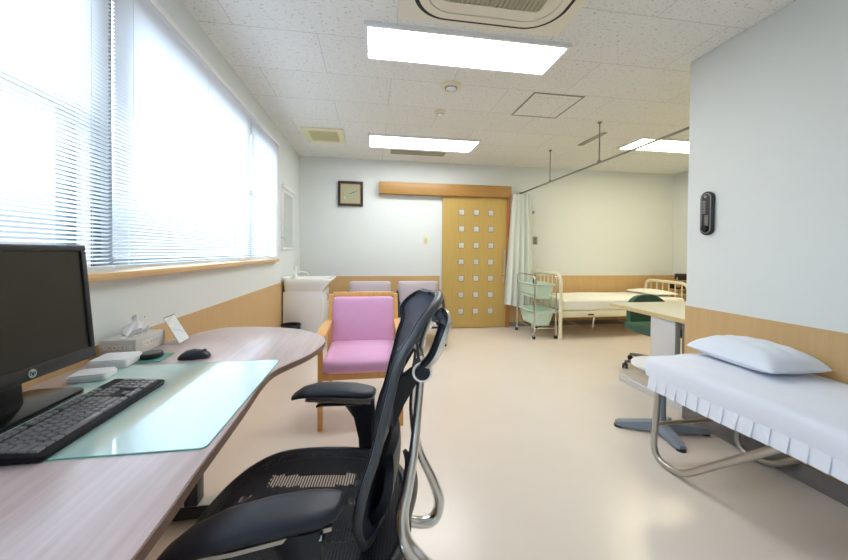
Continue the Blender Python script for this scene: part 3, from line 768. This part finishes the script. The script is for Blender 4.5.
def swivel_base(t, cx, cy, r, zc, mat_leg, rot=0.2, n=5, caster=True):
    hub = lathe(BM(), [(.035, .06), (.04, .075), (.04, .12), (.026, .13), (.026, zc-.10), (.016, zc-.10), (.016, zc)], cx, cy, 18); t.part('gas_column', hub, M['black'])
    for k in range(n):
        a = rot+2*PI*k/n; ca, sa = math.cos(a), math.sin(a)
        lg = tube(BM(), [(cx+.03*ca, cy+.03*sa, .10), (cx+r*.6*ca, cy+r*.6*sa, .085), (cx+r*ca, cy+r*sa, .068)], [.024, .02, .014], 10); l_ = t.part('base_leg', lg, mat_leg)
        w_ = BM(); q = disc_y(BM(), 0, -.022, -.006, 0, .027, 16); disc_y(q, 0, .006, .022, 0, .027, 16); q.transform(Matrix.Translation((cx+r*ca, cy+r*sa, .027)) @ Matrix.Rotation(a+.9, 4, 'Z')); merge(w_, q)
        tube(w_, [(cx+r*ca, cy+r*sa, .027), (cx+r*ca, cy+r*sa, .066)], .008, 8)
        t.part('caster', w_, M['black'], parent=l_)
t = Thing('desk_chair', 'dark green swivel chair pushed under the beige desk', 'chair', (2.86, 3.02, 0))
swivel_base(t, 2.86, 3.02, .29, .38, M['darkgrey'], .42)
t.part('seat', cushion(BM(), 2.64, 3.10, 2.76, 3.20, .375, .455, .03, (0, 0, .012), 12), M['green'])
def gback(sgn):
    def f(u, v):
        a, c = 2*u-1, v
        w_ = .245*(1-.18*c**4); zz = .40+.325*c-.05*(abs(a)**3)*(c**3)
        return (2.97+a*w_, 3.245-.03*(1-a*a)*-1+.02*c, zz)
    return f
gb = thicken(grid(BM(), gback(1), 18, 14), .045); t.part('backrest', gb, M['green'])
t.part('back_bracket', tube(BM(), [(2.89, 3.05, .37), (2.93, 3.32, .37), (2.97, 3.325, .52)], .016, 8, 5, flat=2.0), M['black'])
t.part('seat_plate', box(BM(), 2.77, 2.97, 2.90, 3.14, .355, .376, .004), M['black'])

# ------------------------------------------------------------------ pedestal table at the head of the treatment bed
t = Thing('pedestal_table', 'white round table on a blue-grey four-legged pedestal behind the treatment bed', 'table', (1.86, 1.93, 0))
px, py = 1.88, 1.93
t.part('tabletop', lathe(BM(), [(0, .412), (.18, .412), (.19, .418), (.192, .428), (.186, .436), (0, .438)], px+.065, py+.045, 40), M['white'])
t.part('column', lathe(BM(), [(.04, .03), (.038, .08), (.030, .09), (.030, .39), (.09, .405), (.09, .412)], px, py, 20), M['bluegrey'])
for tipx, tipy in ((1.655, 2.06), (1.835, 1.725), (2.185, 1.875), (2.06, 2.06)):
    d = Vector((tipx-px, tipy-py, 0)); d.normalize(); n_ = Vector((-d.y, d.x, 0))
    tip = Vector((tipx, tipy, 0)); c0 = Vector((px, py, 0))
    rings = []
    for s_, w_, z0, z1 in ((.0, .038, .03, .085), (.5, .036, .018, .062), (.92, .034, .014, .042), (1.0, .020, .014, .034)):
        c_ = c0.lerp(tip, s_); rings.append([tuple(c_+n_*w_*a+Vector((0, 0, z))) for a, z in ((-1, z0), (1, z0), (.7, z1), (-.7, z1))])
    l_ = t.part('base_leg', loft(BM(), rings), M['bluegrey'])
    ft = c0.lerp(tip, .93); t.part('foot_pad', lathe(BM(), [(.026, 0), (.026, .014), (.02, .016)], ft.x, ft.y, 12), M['black'], parent=l_)

# ------------------------------------------------------------------ treatment bed by the partition
BT = .58; bx0, bx1, by0, by1 = 1.60, 2.195, -.10, 1.70
t = Thing('treatment_bed', 'narrow folding treatment bed with bent steel tube legs by the partition', 'bed', (1.9, .8, 0))
t.part('padded_top', cushion(BM(), bx0, bx1, by0, by1, BT-.085, BT-.006, .03, (0, 0, 0), 8), M['white'])
fr = tube(BM(), arc_path([(bx0+.02, by0+.03, BT-.10), (bx1-.02, by0+.03, BT-.10), (bx1-.02, by1-.04, BT-.10), (bx0+.02, by1-.04, BT-.10), (bx0+.02, by0+.03, BT-.10)], .04), .013, 10)
t.part('top_frame', fr, M['tube'])
for x in (1.602, 2.165):
    t.part('leg', tube(BM(), arc_path([(x, 1.66, BT-.10), (x, 1.69, .018), (x, 1.52, .0165), (x, 1.02, BT-.10)], .10, 10), .0165, 12), M['tube'])
    t.part('leg', tube(BM(), arc_path([(x, -.06, BT-.10), (x, -.08, .018), (x, .07, .0165), (x, .58, BT-.10)], .13, 10), .0165, 12), M['tube'])
for y in (1.668, -.068): t.part('cross_bar', tube(BM(), [(1.602, y, .215), (2.165, y, .215)], .012, 10), M['tube'])
# white sheet with pleated skirt
sh = Thing('bed_sheet', 'white fitted sheet with pleated skirt over the treatment bed', 'sheet', (1.9, .8, BT))
sx_, sX = bx0-.022, bx1+.012
def sheet_section(y):
    o = []
    for k in range(0, 25):
        s_ = k/24; x = sx_+.03+(sX-sx_-.04)*s_
        o.append((x, BT+.006*math.sin(s_*PI)+.0025*math.sin(x*31+y*6)*math.sin(y*9+x*8)))
    left = [(sx_, BT-.105), (sx_-.002, BT-.07), (sx_, BT-.03), (sx_+.010, BT-.008)]
    right = [(sX-.004, BT-.01), (sX, BT-.03), (sX, BT-.09)]
    return left+o+right
n = 70; bm = BM(); rows = []
ys = [by0-.015+(by1+.025-by0+.015)*k/n for k in range(n+1)]
for y in ys: rows.append([bm.verts.new((x+.002*math.sin(y*13), y, z-.0015*math.sin(y*17+x*3))) for x, z in sheet_section(y)])
for A, B in zip(rows, rows[1:]):
    for k in range(len(A)-1): bm.faces.new((A[k], A[k+1], B[k+1], B[k]))
# rounded head end drop
last = rows[-1]; first = rows[0]
for base_, sg in ((last, 1), (first, -1)):
    prev = base_
    for dy, dz in ((.010, -.010), (.014, -.04), (.012, -.10)):
        cur = [bm.verts.new((v.co.x+(.012*(1 if i < 4 else (-1 if i > len(base_)-4 else 0))*(dy/.014)), ys[-1 if sg > 0 else 0]+sg*dy, min(v.co.z, BT+dz))) for i, v in enumerate(base_)]
        for k in range(len(cur)-1):
            if sg > 0: bm.faces.new((prev[k], prev[k+1], cur[k+1], cur[k]))
            else: bm.faces.new((prev[k+1], prev[k], cur[k], cur[k+1]))
        prev = cur
sh.part('sheet', bm, M['sheet'], sharp=70)
def skirt(x, sg):
    bm = BM(); L_ = by1-by0; npl = 30; pw = L_/npl; V = []
    prof = []
    for k in range(npl):
        y = by1-k*pw
        prof += [(y, 0), (y-pw*.5, .002), (y-pw*.90, .004), (y-pw*.95, .007), (y-pw*.88, -.001), (y-pw*.97, -.001)]
    for y, d in prof:
        col = []
        for j in range(5):
            v = j/4
            col.append(bm.verts.new((x-sg*(d*(.25+.75*v)+.012*v+.004*math.sin(y*11)*v), y, BT-.095-.070*v-.006*v*math.sin(y*5.0))))
        V.append(col)
    for A, B in zip(V, V[1:]):
        for j in range(4): bm.faces.new((A[j], B[j], B[j+1], A[j+1]))
    return bm
sh.part('pleated_skirt', skirt(sx_-.001, 1), M['sheet'], sharp=30)
pl = pillow(BM(), 0, 0, 0, .170, .235, .088)
pl.transform(Matrix.Translation((2.025, 1.515, BT+.050)) @ Matrix.Rotation(math.radians(-4), 4, 'Z') @ Matrix.Rotation(math.radians(0), 4, 'X'))
single('pillow', pl, M['pillow'], 'plump white pillow on the treatment bed by the partition', 'pillow', (2.025, 1.515, BT))

# ------------------------------------------------------------------ desk under the window
DZ = .77
t = Thing('desk', 'long walnut desk with curved peninsula end under the window', 'desk', (-.65, .9, 0))
out = [(-.325, -.55), (-.318, .0), (-.313, .49), (-.321, .68), (-.328, .92), (-.337, 1.10), (-.330, 1.20), (-.300, 1.27), (-.262, 1.34), (-.232, 1.42), (-.213, 1.51), (-.213, 1.60), (-.240, 1.68), (-.300, 1.76), (-.375, 1.83), (-.47, 1.875), (-.57, 1.905), (-.68, 1.92), (-.76, 1.91), (-.80, 1.87), (-.848, 1.79), (-.88, 1.68), (-.93, 1.55), (-1.0, 1.44), (-1.0, -.55)]
sm = [tuple(p[:2]) for p in catmull([(x, y, 0) for x, y in out[:-1]], 4)] + [out[-1]]
sm = sm[::1]
tp = t.part('desktop', prism(BM(), sm[::-1], DZ-.021, DZ, .002), M['desk'])
cxy = Vector((-.65, .9))
def outset(o, d):
    r = []; n = len(o)
    for i in range(n):
        a, b_ = Vector(o[i-1]), Vector(o[(i+1) % n]); T = (b_-a).normalized(); r.append((o[i][0]+T.y*d, o[i][1]-T.x*d))
    return r
e2 = outset(sm, .003)
t.part('edge_band', ring(BM(), e2, sm, DZ-.022, DZ-.002), M['deskedge'], parent=tp)
for y in (1.58, -.35):
    p = box(BM(), -.80, -.745, y, y+.06, .06, DZ-.026, .004); lg = t.part('leg', p, M['black'])
    t.part('foot', box(BM(), -.98, -.56, y-.01, y+.07, .012, .062, .008), M['black'], parent=lg)
    t.part('foot_cap', box(BM(), -.97, -.565, y+.0, y+.06, .0625, .066, .001), M['greymetal'], parent=lg)
    for x in (-.95, -.60): t.part('glide', lathe(BM(), [(.02, 0), (.02, .012)], x, y+.03, 12), M['black'], parent=lg)
t.part('frame_beam', box(BM(), -.80, -.75, -.29, 1.58, .62, .68, .003), M['black'])

# desk mat with one corner cut
dm = Thing('desk_mat', 'pale green translucent desk mat lying on the walnut desk', 'desk mat', (-.6, 1.0, DZ))
mo = [(-.345, .748), (-.722, .748), (-.885, .748), (-.885, 1.30), (-.875, 1.315), (-.325, 1.315), (-.320, 1.30), (-.335, .80)]
mo = rounded_rect(-.88, -.338, .748, 1.315, .012, 3)
dm.part('sheet', prism(BM(), mo, DZ+.0006, DZ+.0024), M['mat'])
dm.part('edge', ring(BM(), rounded_rect(-.8825, -.3355, .7455, 1.3175, .013, 3), mo, DZ+.0004, DZ+.0026), M['matedge'])

# keyboard
kb = Thing('keyboard', 'black computer keyboard on the desk mat in front of the monitor', 'keyboard', (-.69, .93, DZ+.003))
kx0, kx1, ky0, ky1 = -.755, -.617, .735, 1.125
KZ = DZ+.003
kz = lambda x: KZ+.013+.009*(kx1-x)/(kx1-kx0)
bd = loft(BM(), [[(x, y, KZ+(.0 if j == 0 else kz(x)-KZ-(.003 if j == 1 else 0))) for x, y in rounded_rect(kx0+i, kx1-i, ky0+i, ky1-i, .008, 4)] for j, i in ((0, .002), (1, 0), (2, .003))])
kb.part('case', bd, mat('keyboard_case', (.008, .008, .011, 1), .6, spec=.2))
u = (ky1-ky0-.018)/22.7; xr = (kx1-kx0-.020)/6.45
rowsK = [[1, .6] , []]
def key(row, c0, w_, hrow=1):
    xa = kx0+.010+row*xr+(0.35*xr if row > 0 else 0); xb = xa+xr*hrow-.0036
    ya = ky0+.009+c0*u+.001; yb_ = ya+w_*u-.0034
    bm = loft(BM(), [[(x, y, kz(x)+dz) for x, y in ((xa+i, ya+i), (xb-i, ya+i), (xb-i, yb_-i), (xa+i, yb_-i))] for i, dz in ((0, -.001), (.0004, .0025), (.0016, .0045))])
    kb.part('key', bm, M['key'])
# row 0 function keys
key(0, 0, 1)
for c in (2, 3, 4, 5, 6.5, 7.5, 8.5, 9.5, 11, 12, 13, 14): key(0, c, 1)
for c in range(13): key(1, c, 1)
key(1, 13, 2)
key(2, 0, 1.5)
for c in range(12): key(2, 1.5+c, 1)
key(2, 13.5, 1.5)
key(3, 0, 1.75)
for c in range(11): key(3, 1.75+c, 1)
key(3, 12.75, 2.25)
key(4, 0, 2.25)
for c in range(10): key(4, 2.25+c, 1)
key(4, 12.25, 2.75)
c = 0
for w_ in (1.25, 1.25, 1.25, 6.25, 1.25, 1.25, 1.25, 1.25): key(5, c, w_); c += w_
for c in range(3): key(0, 15.35+c, 1); key(1, 15.35+c, 1); key(2, 15.35+c, 1); key(5, 15.35+c, 1)
key(4, 16.35, 1)
for c in range(4): key(1, 18.7+c, 1)
for r in (2, 3, 4):
    for c in range(3): key(r, 18.7+c, 1)
key(2, 21.7, 1, 2); key(4, 21.7, 1, 2); key(5, 18.7, 2); key(5, 20.7, 1)

# monitor
mo_ = Thing('computer_monitor', 'black computer monitor on its stand at the left edge of the desk', 'monitor', (-.88, .96, DZ))
my0, my1, mz0, mz1, mx = .765, 1.163, .853, 1.19, -.83
b_ = BM(); e = .017
for a in ((my0, my1, mz1-e, mz1), (my0, my1, mz0, mz0+.033), (my0, my0+e, mz0+.033, mz1-e), (my1-e, my1, mz0+.033, mz1-e)):
    box(b_, mx-.022, mx, *a, .003)
bz = mo_.part('bezel', b_, M['black'])
mo_.part('screen', box(BM(), mx-.02, mx-.005, my0+e, my1-e, mz0+.033, mz1-e), M['screen'])
bkp = loft(BM(), [[(x, y, z) for y, z in rounded_rect(my0+i, my1-i, mz0+i, mz1-i, .02, 4)] for x, i in ((mx-.018, .004), (mx-.03, .008), (mx-.05, .06), (mx-.056, .09))])
mo_.part('rear_housing', bkp, M['black'])
lg = disc_x(BM(), mx-.001, mx+.0012, .968, mz0+.0165, .0105, 28)
lo = mo_.part('logo', lg, M['logo'], parent=bz, label='round silver maker logo')
tx = text_bm('hp', .0155, .0006)
sk = Matrix(((1, .22, 0, 0), (0, 1, 0, 0), (0, 0, 1, 0), (0, 0, 0, 1)))
tx.transform(Matrix.Translation((mx+.0016, .968, mz0+.0175)) @ Matrix(((0, 0, 1, 0), (1, 0, 0, 0), (0, 1, 0, 0), (0, 0, 0, 1))) @ sk)
mo_.part('logo_letters', tx, M['black'], parent=bz)
for ch in [c for c in bpy.data.objects if c.parent and (c.parent == mo_.o or c.parent.parent == mo_.o)]:
    for v in ch.data.vertices: v.co.x -= (v.co.z+DZ-mz0)*.085
mo_.part('stand_column', loft(BM(), [[(x-.03*0, y, z) for x, y in rounded_rect(-.915, -.885, .965-w_, .965+w_, .01, 3)] for w_, z in ((.05, DZ+.012), (.04, DZ+.10), (.045, 1.06))]), M['black'])
mo_.part('hinge', box(BM(), -.90, mx-.05, .93, 1.0, .97, 1.05, .006), M['steel'])
stb = prism(BM(), rounded_rect(-.955, -.80, .83, 1.10, .035, 6), DZ+.0005, DZ+.014, .004); mo_.part('stand_base', stb, M['black_gloss'])

# small white boxes
def flat_box(name, cx, cy, hx, hy, z0, z1, rot, label, cat, edge):
    s_ = Thing(name, label, cat, (cx, cy, z0))
    R_ = Matrix.Translation((cx, cy, 0)) @ Matrix.Rotation(rot, 4, 'Z')
    o = [tuple((R_ @ Vector((x, y, 0)))[:2]) for x, y in rounded_rect(-hx, hx, -hy, hy, .012, 4)]
    s_.part('case', prism(BM(), o, z0, z1, .004), M['white'])
    o2 = [tuple((R_ @ Vector((x, y, 0)))[:2]) for x, y in rounded_rect(-hx+.004, hx-.004, -hy+.004, hy-.004, .01, 4)]
    s_.part('lid', prism(BM(), o2, z1, z1+.0035, .0015), edge)
flat_box('white_box', -.868, 1.200, .050, .040, DZ+.0026, DZ+.020, .2, 'thin white flat box on the mat edge beside the monitor', 'box', M['white'])
flat_box('white_case', -.893, 1.335, .058, .056, DZ+.0026, DZ+.028, .12, 'pale bluish white case between tissue box and thin white box', 'case', M['paper'])

# tissue box
tb = Thing('tissue_box', 'grey tissue box with a white tissue sticking out', 'tissue box', (-.94, 1.52, DZ))
ta, tB = math.radians(0), None
hx, hy, hz = .062, .092, .062
tcx, tcy = -.955, 1.528
tb.part('carton', box(BM(), tcx-hx, tcx+hx, tcy-hy, tcy+hy, DZ+.0005, DZ+hz, .0015), M['tissuebox'])
tb.part('slot', prism(BM(), [(tcx+.022*math.cos(a*PI/12), tcy+.07*math.sin(a*PI/12)) for a in range(24)], DZ+hz, DZ+hz+.0012), M['paper'])
for (mx_, sz) in ((Matrix.Translation((tcx, tcy-hy-.0006, DZ+.033)) @ Matrix.Rotation(PI/2, 4, 'X'), .026), (Matrix.Translation((tcx+hx+.0006, tcy+.01, DZ+.033)) @ Matrix.Rotation(PI/2, 4, 'Z') @ Matrix.Rotation(PI/2, 4, 'X'), .034)):
    q = text_bm('SCOTTIE', sz, .0004); q.transform(mx_); tb.part('lettering', q, M['ink'])
def tfn(u, v):
    a = 2*u-1; h_ = v
    y = tcy+a*(.060*(1-h_)+.058*h_)+.02*h_; x = tcx+(.014*math.sin(a*5+h_*3)+.012*math.sin(a*11))*(.3+.7*h_)-.012*h_
    z = DZ+hz+.001+h_*(.046+.018*math.cos(a*2.4)+.010*math.sin(a*9)+.018*a)
    return (x, y, z)
tb.part('tissue', thicken(grid(BM(), tfn, 26, 10), .0012), M['tissue'], sharp=180)
def tfn2(u, v):
    a = 2*u-1; h_ = v
    return (tcx+.010+.045*h_*(1-.3*h_)+.006*math.sin(a*7), tcy+a*(.055*(1-h_)+.05*h_), DZ+hz+.001+.065*h_*(1-.55*h_)+.006*math.sin(a*6)*h_)
tb.part('tissue', thicken(grid(BM(), tfn2, 20, 8), .0012), M['tissue'], sharp=180)

# slanted card stand
cs = Thing('card_stand', 'slanted clear stand holding a white card at the wall side of the desk', 'card stand', (-.87, 1.62, DZ))
A, B = Vector((-.818, 1.582, DZ+.006)), Vector((-.905, 1.628, DZ+.108))
wv = Vector((-.008, .100, 0)); nrm = wv.cross(B-A).normalized()
if nrm.x < 0: nrm = -nrm
def slab(p, q, w_, t0, t1):
    b0 = BM(); loft(b0, [[tuple(c+nrm*t0) for c in (p, p+w_)] + [tuple(c+nrm*t1) for c in (p+w_, p)], [tuple(c+nrm*t0) for c in (q, q+w_)] + [tuple(c+nrm*t1) for c in (q+w_, q)]]); return b0
cs.part('card', slab(A+wv*.04, B-(B-A)*.03-wv*0+wv*.04, wv*.92, -.001, .001), M['paper'])
cs.part('front_sheet', slab(A, B, wv, .0015, .0035), M['acrylic'])
cs.part('back_sheet', slab(A, B, wv, -.0035, -.0015), M['acrylic'])
sp_ = BM(); loft(sp_, [[tuple(A+Vector((.004, 0, -.0055))), tuple(A+wv+Vector((.004, 0, -.0055))), tuple(A+wv+Vector((.004, 0, -.002))), tuple(A+Vector((.004, 0, -.002)))], [tuple(A+Vector((-.075, .005, -.0055))), tuple(A+wv+Vector((-.075, .005, -.0055))), tuple(A+wv+Vector((-.075, .005, -.002))), tuple(A+Vector((-.075, .005, -.002)))]])
cs.part('foot_plate', sp_, M['acrylic'])
cs.part('top_edge', slab(B-(B-A)*.02, B, wv, .0036, .0044), M['darkgrey'])

# coaster, puck, mouse
co = box(BM(), -.05, .05, -.055, .055, 0, .0025, .001); co.transform(Matrix.Translation((-.815, 1.40, DZ+.0005)) @ Matrix.Rotation(.08, 4, 'Z'))
single('coaster', co, M['coaster'], 'square green coaster beside the tissue box', 'coaster', (-.815, 1.40, DZ))
pk = Thing('round_case', 'small round black case lying on the green coaster', 'case', (-.822, 1.405, DZ+.003))
pk.part('body', lathe(BM(), [(0, DZ+.0031), (.034, DZ+.0031), (.038, DZ+.006), (.038, DZ+.017), (.035, DZ+.021), (0, DZ+.021)], -.822, 1.405, 32), M['black'])
pk.part('lid', lathe(BM(), [(.031, DZ+.0211), (.030, DZ+.0225), (0, DZ+.023)], -.822, 1.405, 32), M['rim'])
ms_ = Thing('computer_mouse', 'small black computer mouse at the far edge of the desk mat', 'mouse', (-.665, 1.385, DZ))
def mouse_ring(s, w_, h_): return [(s, w_*math.cos(a*PI/8), max(0, h_*math.sin(a*PI/8)) if a <= 8 else 0) for a in range(16)]
mb = BM()
prof = [(-.052, .012, .010), (-.047, .022, .018), (-.03, .028, .028), (0, .030, .035), (.025, .028, .030), (.044, .022, .017), (.051, .012, .009)]
loft(mb, [mouse_ring(*p_) for p_ in prof]); bmesh.ops.remove_doubles(mb, verts=mb.verts[:], dist=1e-6)
MT = Matrix.Translation((-.663, 1.385, DZ+.0008)) @ Matrix.Rotation(math.radians(188), 4, 'Z')
mb.transform(MT); ms_.part('shell', mb, M['black'], sharp=60)
wh = disc_y(BM(), -.033, -.004, .004, .024, .008, 14); wh = merge(BM(), wh, MT); ms_.part('scroll_wheel', wh, M['rim'])

# ------------------------------------------------------------------ office chair
CX, CY = -.10, .94
oc = Thing('office_chair', 'black mesh office chair with polished frame and armrests at the desk', 'chair', (CX, CY, 0))
swivel_base(oc, CX, CY, .31, .40, M['alu'], .3)
oc.part('mechanism', box(BM(), CX-.13, CX+.13, CY-.09, CY+.09, .385, .425, .012), M['black'])
SZ = .475
def seat_outline(k=1.0, n=64):
    o = []
    for i in range(n):
        a = 2*PI*i/n; ca, sa = math.cos(a), math.sin(a)
        e = 2/3.0
        x = math.copysign(abs(ca)**e, ca); y = math.copysign(abs(sa)**e, sa)
        wy = .262 if x > 0 else .262-.02*abs(x)**2
        o.append((-.195+x*.285*k, CY+y*wy*k))
    return o
def sz(x, y):
    u_ = (x+.195)/.285; v_ = (y-CY)/.262
    return SZ-.045*max(0, -u_-.45)**2*3.0+.012*v_*v_-.012*(1-u_*u_)*(1-v_*v_)
def seat_disc(kmax, dz, rings=12, n=64, mask=None):
    bm = BM(); c = bm.verts.new((-.195, CY, sz(-.195, CY)+dz)); prev = None
    for r in range(1, rings+1):
        o = seat_outline(kmax*r/rings, n); cur = [bm.verts.new((x, y, sz(x, y)+dz)) for x, y in o]
        for k in range(n):
            if prev is None: f = (c, cur[k], cur[(k+1) % n])
            else: f = (prev[k], cur[k], cur[(k+1) % n], prev[(k+1) % n])
            cc = sum((v.co for v in f), Vector())/len(f)
            if mask is None or mask((cc.x+.195)/.285, (cc.y-CY)/.262): bm.faces.new(f)
        prev = cur
    bmesh.ops.delete(bm, geom=[v for v in bm.verts if not v.link_faces], context='VERTS')
    bmesh.ops.recalc_face_normals(bm, faces=bm.faces[:])
    return bm
oc.part('seat_mesh', seat_disc(.97, 0), M['seatmesh'], sharp=180)
rim_o = seat_outline(.985)
oc.part('seat_frame', tube(BM(), [(x, y, sz(x, y)-.012) for x, y in rim_o], .017, 10, closed=True, flatdir=(0, 0, 1)), M['black'])
def pan(u_, v_):
    r = math.hypot(u_, v_)
    arc1 = abs(v_) > .50 and abs(v_) < .70 and -.55 < u_ < .52
    slot = -.10 < v_ < .10 and -.66 < u_ < -.5
    side = abs(v_) < .40 and .30 < u_ < .62 and abs(v_) > .12
    front = -.80 < u_ < -.66 and .1 < abs(v_) < .42
    return not (arc1 or slot or side or front)
oc.part('seat_pan', thicken(seat_disc(.985, -.026, 24, 96, pan), .006), M['black'], sharp=60)
for s in (-1, 1):
    oc.part('pan_support', box(BM(), CX-.10, CX+.10, CY+s*.10-.025, CY+s*.10+.025, .42, .445, .006), M['black'])

# arms
def arm(s):
    y = CY+s*.282
    def sec(x, hw, top, th, dy):
        o = []
        for k in range(16):
            a = 2*PI*k/16; ca, sa = math.cos(a), math.sin(a)
            o.append((x, y+dy+hw*math.copysign(abs(ca)**.8, ca), top-th/2+th/2*math.copysign(abs(sa)**.8, sa)))
        return o
    toe = -.288 if s < 0 else .087
    data = [(-.325, .012, .648, .010), (-.318, .030, .656, .018), (-.29, .043, .674, .026), (-.24, .050, .688, .032), (-.17, .053, .692, .034), (-.10, .052, .690, .034), (-.06, .047, .685, .032), (-.034, .036, .681, .026), (-.024, .016, .677, .014)]
    pad = loft(BM(), [sec(x-(.016 if s < 0 else 0), hw, tp_+(0 if s < 0 else .010), th, (x+.15)*-toe) for x, hw, tp_, th in data])
    p_ = oc.part('armrest', pad, M['black_soft'], sharp=70)
    ul = loft(BM(), [[(x-(.016 if s < 0 else 0), y+(x+.15)*-toe+a*hw, z+c*.004-(.006 if s < 0 else 0)) for a, c in ((-1, -1), (1, -1), (1, 1), (-1, 1))] for x, hw, z in ((-.27, .026, .652), (-.20, .036, .655), (-.04, .030, .652))])
    oc.part('pad_plate', ul, M['steel'], parent=p_)
    yo = y+s*.02
    ox = -.030 if s > 0 else -.060
    po_ = loft(BM(), [[(cx_+ox+a*hx_*(1.15 if s > 0 else .9), yo-s*off+c*hy_, z) for a, c in ((-1, -.5), (-.5, -1), (.5, -1), (1, -.5), (1, .5), (.5, 1), (-.5, 1), (-1, .5))] for cx_, hx_, hy_, off, z in ((-.012, .036, .016, .0, .435), (-.020, .032, .017, -.0, .50), (-.035, .034, .018, .004, .58), (-.055, .048, .020, .012, .635), (-.07, .062, .022, .02, .654))])
    oc.part('arm_post', po_, M['black'], sharp=60)
    lv = tube(BM(), [(-.07, y, .640), (-.15, y, .636), (-.215, y, .632), (-.235, y, .624)], [.010, .009, .007, .004], 8, 3, flat=1.8); oc.part('arm_lever', lv, M['black_gloss'])
    jt = box(BM(), -.055+ox, .02, min(CY+s*.06, yo), max(CY+s*.06, yo), .405, .437, .008); oc.part('arm_bracket', jt, M['alu'])
arm(-1); arm(1)

# back: rim profile from top (0) to bottom, seen from the side as (x, z); half width per step
prof = [(.152, 1.068, .045), (.150, 1.065, .085), (.138, 1.055, .125), (.119, 1.038, .156), (.101, 1.018, .176), (.087, .992, .190), (.078, .960, .199), (.063, .919, .205), (.051, .867, .210), (.037, .811, .215), (.021, .743, .220), (.003, .690, .222), (-.011, .629, .215), (-.018, .570, .195), (-.010, .500, .155), (.004, .470, .09)]
PR = catmull([(a, b_, c) for a, b_, c in prof], 3)
def twist(z):
    t_ = max(0, min(1, (z-.945)/.06)); return .018*t_*t_*(3-2*t_)
def bfn(u, v):
    f = u*(len(PR)-1); k = min(int(f), len(PR)-2); p_ = PR[k].lerp(PR[k+1], f-k); a = 2*v-1
    return (p_.x+.028*(1-a*a)*(1 if u > .12 else u/.12)-a*twist(p_.y), CY+a*p_.z, p_.y)
oc.part('back_mesh', grid(BM(), bfn, 45, 20), M['backmesh'], sharp=180)
loop = [(p_.x+twist(p_.y), CY-p_.z, p_.y) for p_ in PR]
loop += [(bfn(1, v)[0], bfn(1, v)[1], bfn(1, v)[2]) for v in (.3, .5, .7)]
loop += [(p_.x-twist(p_.y), CY+p_.z, p_.y) for p_ in reversed(PR)]
loop += [bfn(0, v) for v in (.7, .5, .3)]
rim_r = [.0095*(1 if y < CY-.03 else .55) for x, y, z in loop]
oc.part('back_rim', tube(BM(), loop, rim_r, 10, closed=True, flatdir=(1, 0, 0)), M['rim'])
inner = [(x-.008, y+(.009 if y < CY else -.009), z) for x, y, z in loop]
oc.part('back_gasket', tube(BM(), inner, [r_*.6 for r_ in rim_r], 8, closed=True, flatdir=(1, 0, 0)), M['black'])
# upper frame loop, pivots and struts
for s in (-1, 1):
    yq = CY+s*.13
    ub = [(.122, yq, .905), (.150, yq+s*.01, .936), (.170, yq+s*.01, .985), (.178, yq, 1.008), (.168, yq-s*.02, 1.022), (.150, yq-s*.03, 1.022)]
    up_ = oc.part('upper_arm', tube(BM(), ub, [.010, .012, .013, .013, .012, .008], 10, 5, flat=2.0, flatdir=(1, 0, -.4)), M['alu'])
    oc.part('arm_inlay', tube(BM(), [(x-.010, y+s*.010, z) for x, y, z in ub[:4]], .009, 8, 5, flat=1.2), M['black'], parent=up_)
    pv = disc_y(BM(), .122, yq-.02, yq+.02, .90, .024, 24); pvo = oc.part('pivot', pv, M['alu'])
    oc.part('pivot_cap', disc_y(BM(), .122, yq+s*.02, yq+s*.024, .90, .018, 24), M['black'], parent=pvo)
    oc.part('connector', loft(BM(), [[(x, yq+a*.014, z+c*h2) for a, c in ((-1, -1), (1, -1), (1, 1), (-1, 1))] for x, z, h2 in ((.055, .815, .055), (.080, .855, .034), (.112, .895, .018))]), M['black'])
    lw = [(.121, yq, .90), (.112, yq+s*.01, .80), (.104, yq+s*.03, .73), (.090, yq+s*.05, .655), (.078, yq+s*.065, .60), (.086, yq+s*.075, .55), (.120, yq+s*.07, .50), (.150, yq+s*.05, .455), (.13, yq+s*.0, .42), (.02, yq-s*.05, .405)]
    if s > 0: lw = [(.121, yq, .90), (.112, yq+.01, .80), (.105, yq+.01, .68), (.125, yq+.02, .545), (.170, yq+.03, .44), (.195, yq+.03, .36), (.17, yq+.02, .31), (.10, yq, .325), (.03, yq-.05, .405)]
    oc.part('frame_spar', tube(BM(), lw, [.009, .010, .011, .013, .015, .017, .018, .018, .016, .014], 12, 6, flat=1.0), M['alu'])
oc.part('upper_crossbar', tube(BM(), [(.172, CY-.12, 1.02), (.165, CY-.06, 1.012), (.160, CY, 1.008), (.165, CY+.06, 1.012), (.172, CY+.12, 1.02)], .011, 10, 4), M['black'])
oc.part('pivot_shaft', tube(BM(), [(.122, CY-.13, .90), (.122, CY+.13, .90)], .010, 10), M['black'])
oc.part('center_strut', tube(BM(), [(.157, CY+.02, 1.008), (.135, CY+.02, .95), (.122, CY+.02, .90)], .007, 8, 4), M['steel'])
lp = BM()
def lfn(u, v):
    a, c = 2*u-1, 2*v-1
    return (.064-.028*a*a*.5+.02*(1-c*c)+.03*c*.8-.02, CY+a*.15*(1-.25*c*c), .60+c*.085)
oc.part('lumbar_pad', thicken(grid(lp, lfn, 18, 12), .022), M['black_soft'], sharp=70)
def shfn(u, v):
    a, c = 2*u-1, v
    w_ = .13*(1-.45*c)
    return (.065+.055*math.sin(c*PI*.75)*(1-.5*a*a), CY+.02+a*w_, .41+.17*c)
oc.part('back_shell', thicken(grid(BM(), shfn, 18, 14), .012), M['black'], sharp=60)
oc.o.rotation_euler[2] = math.radians(-6)
oc.o.location.x += .012
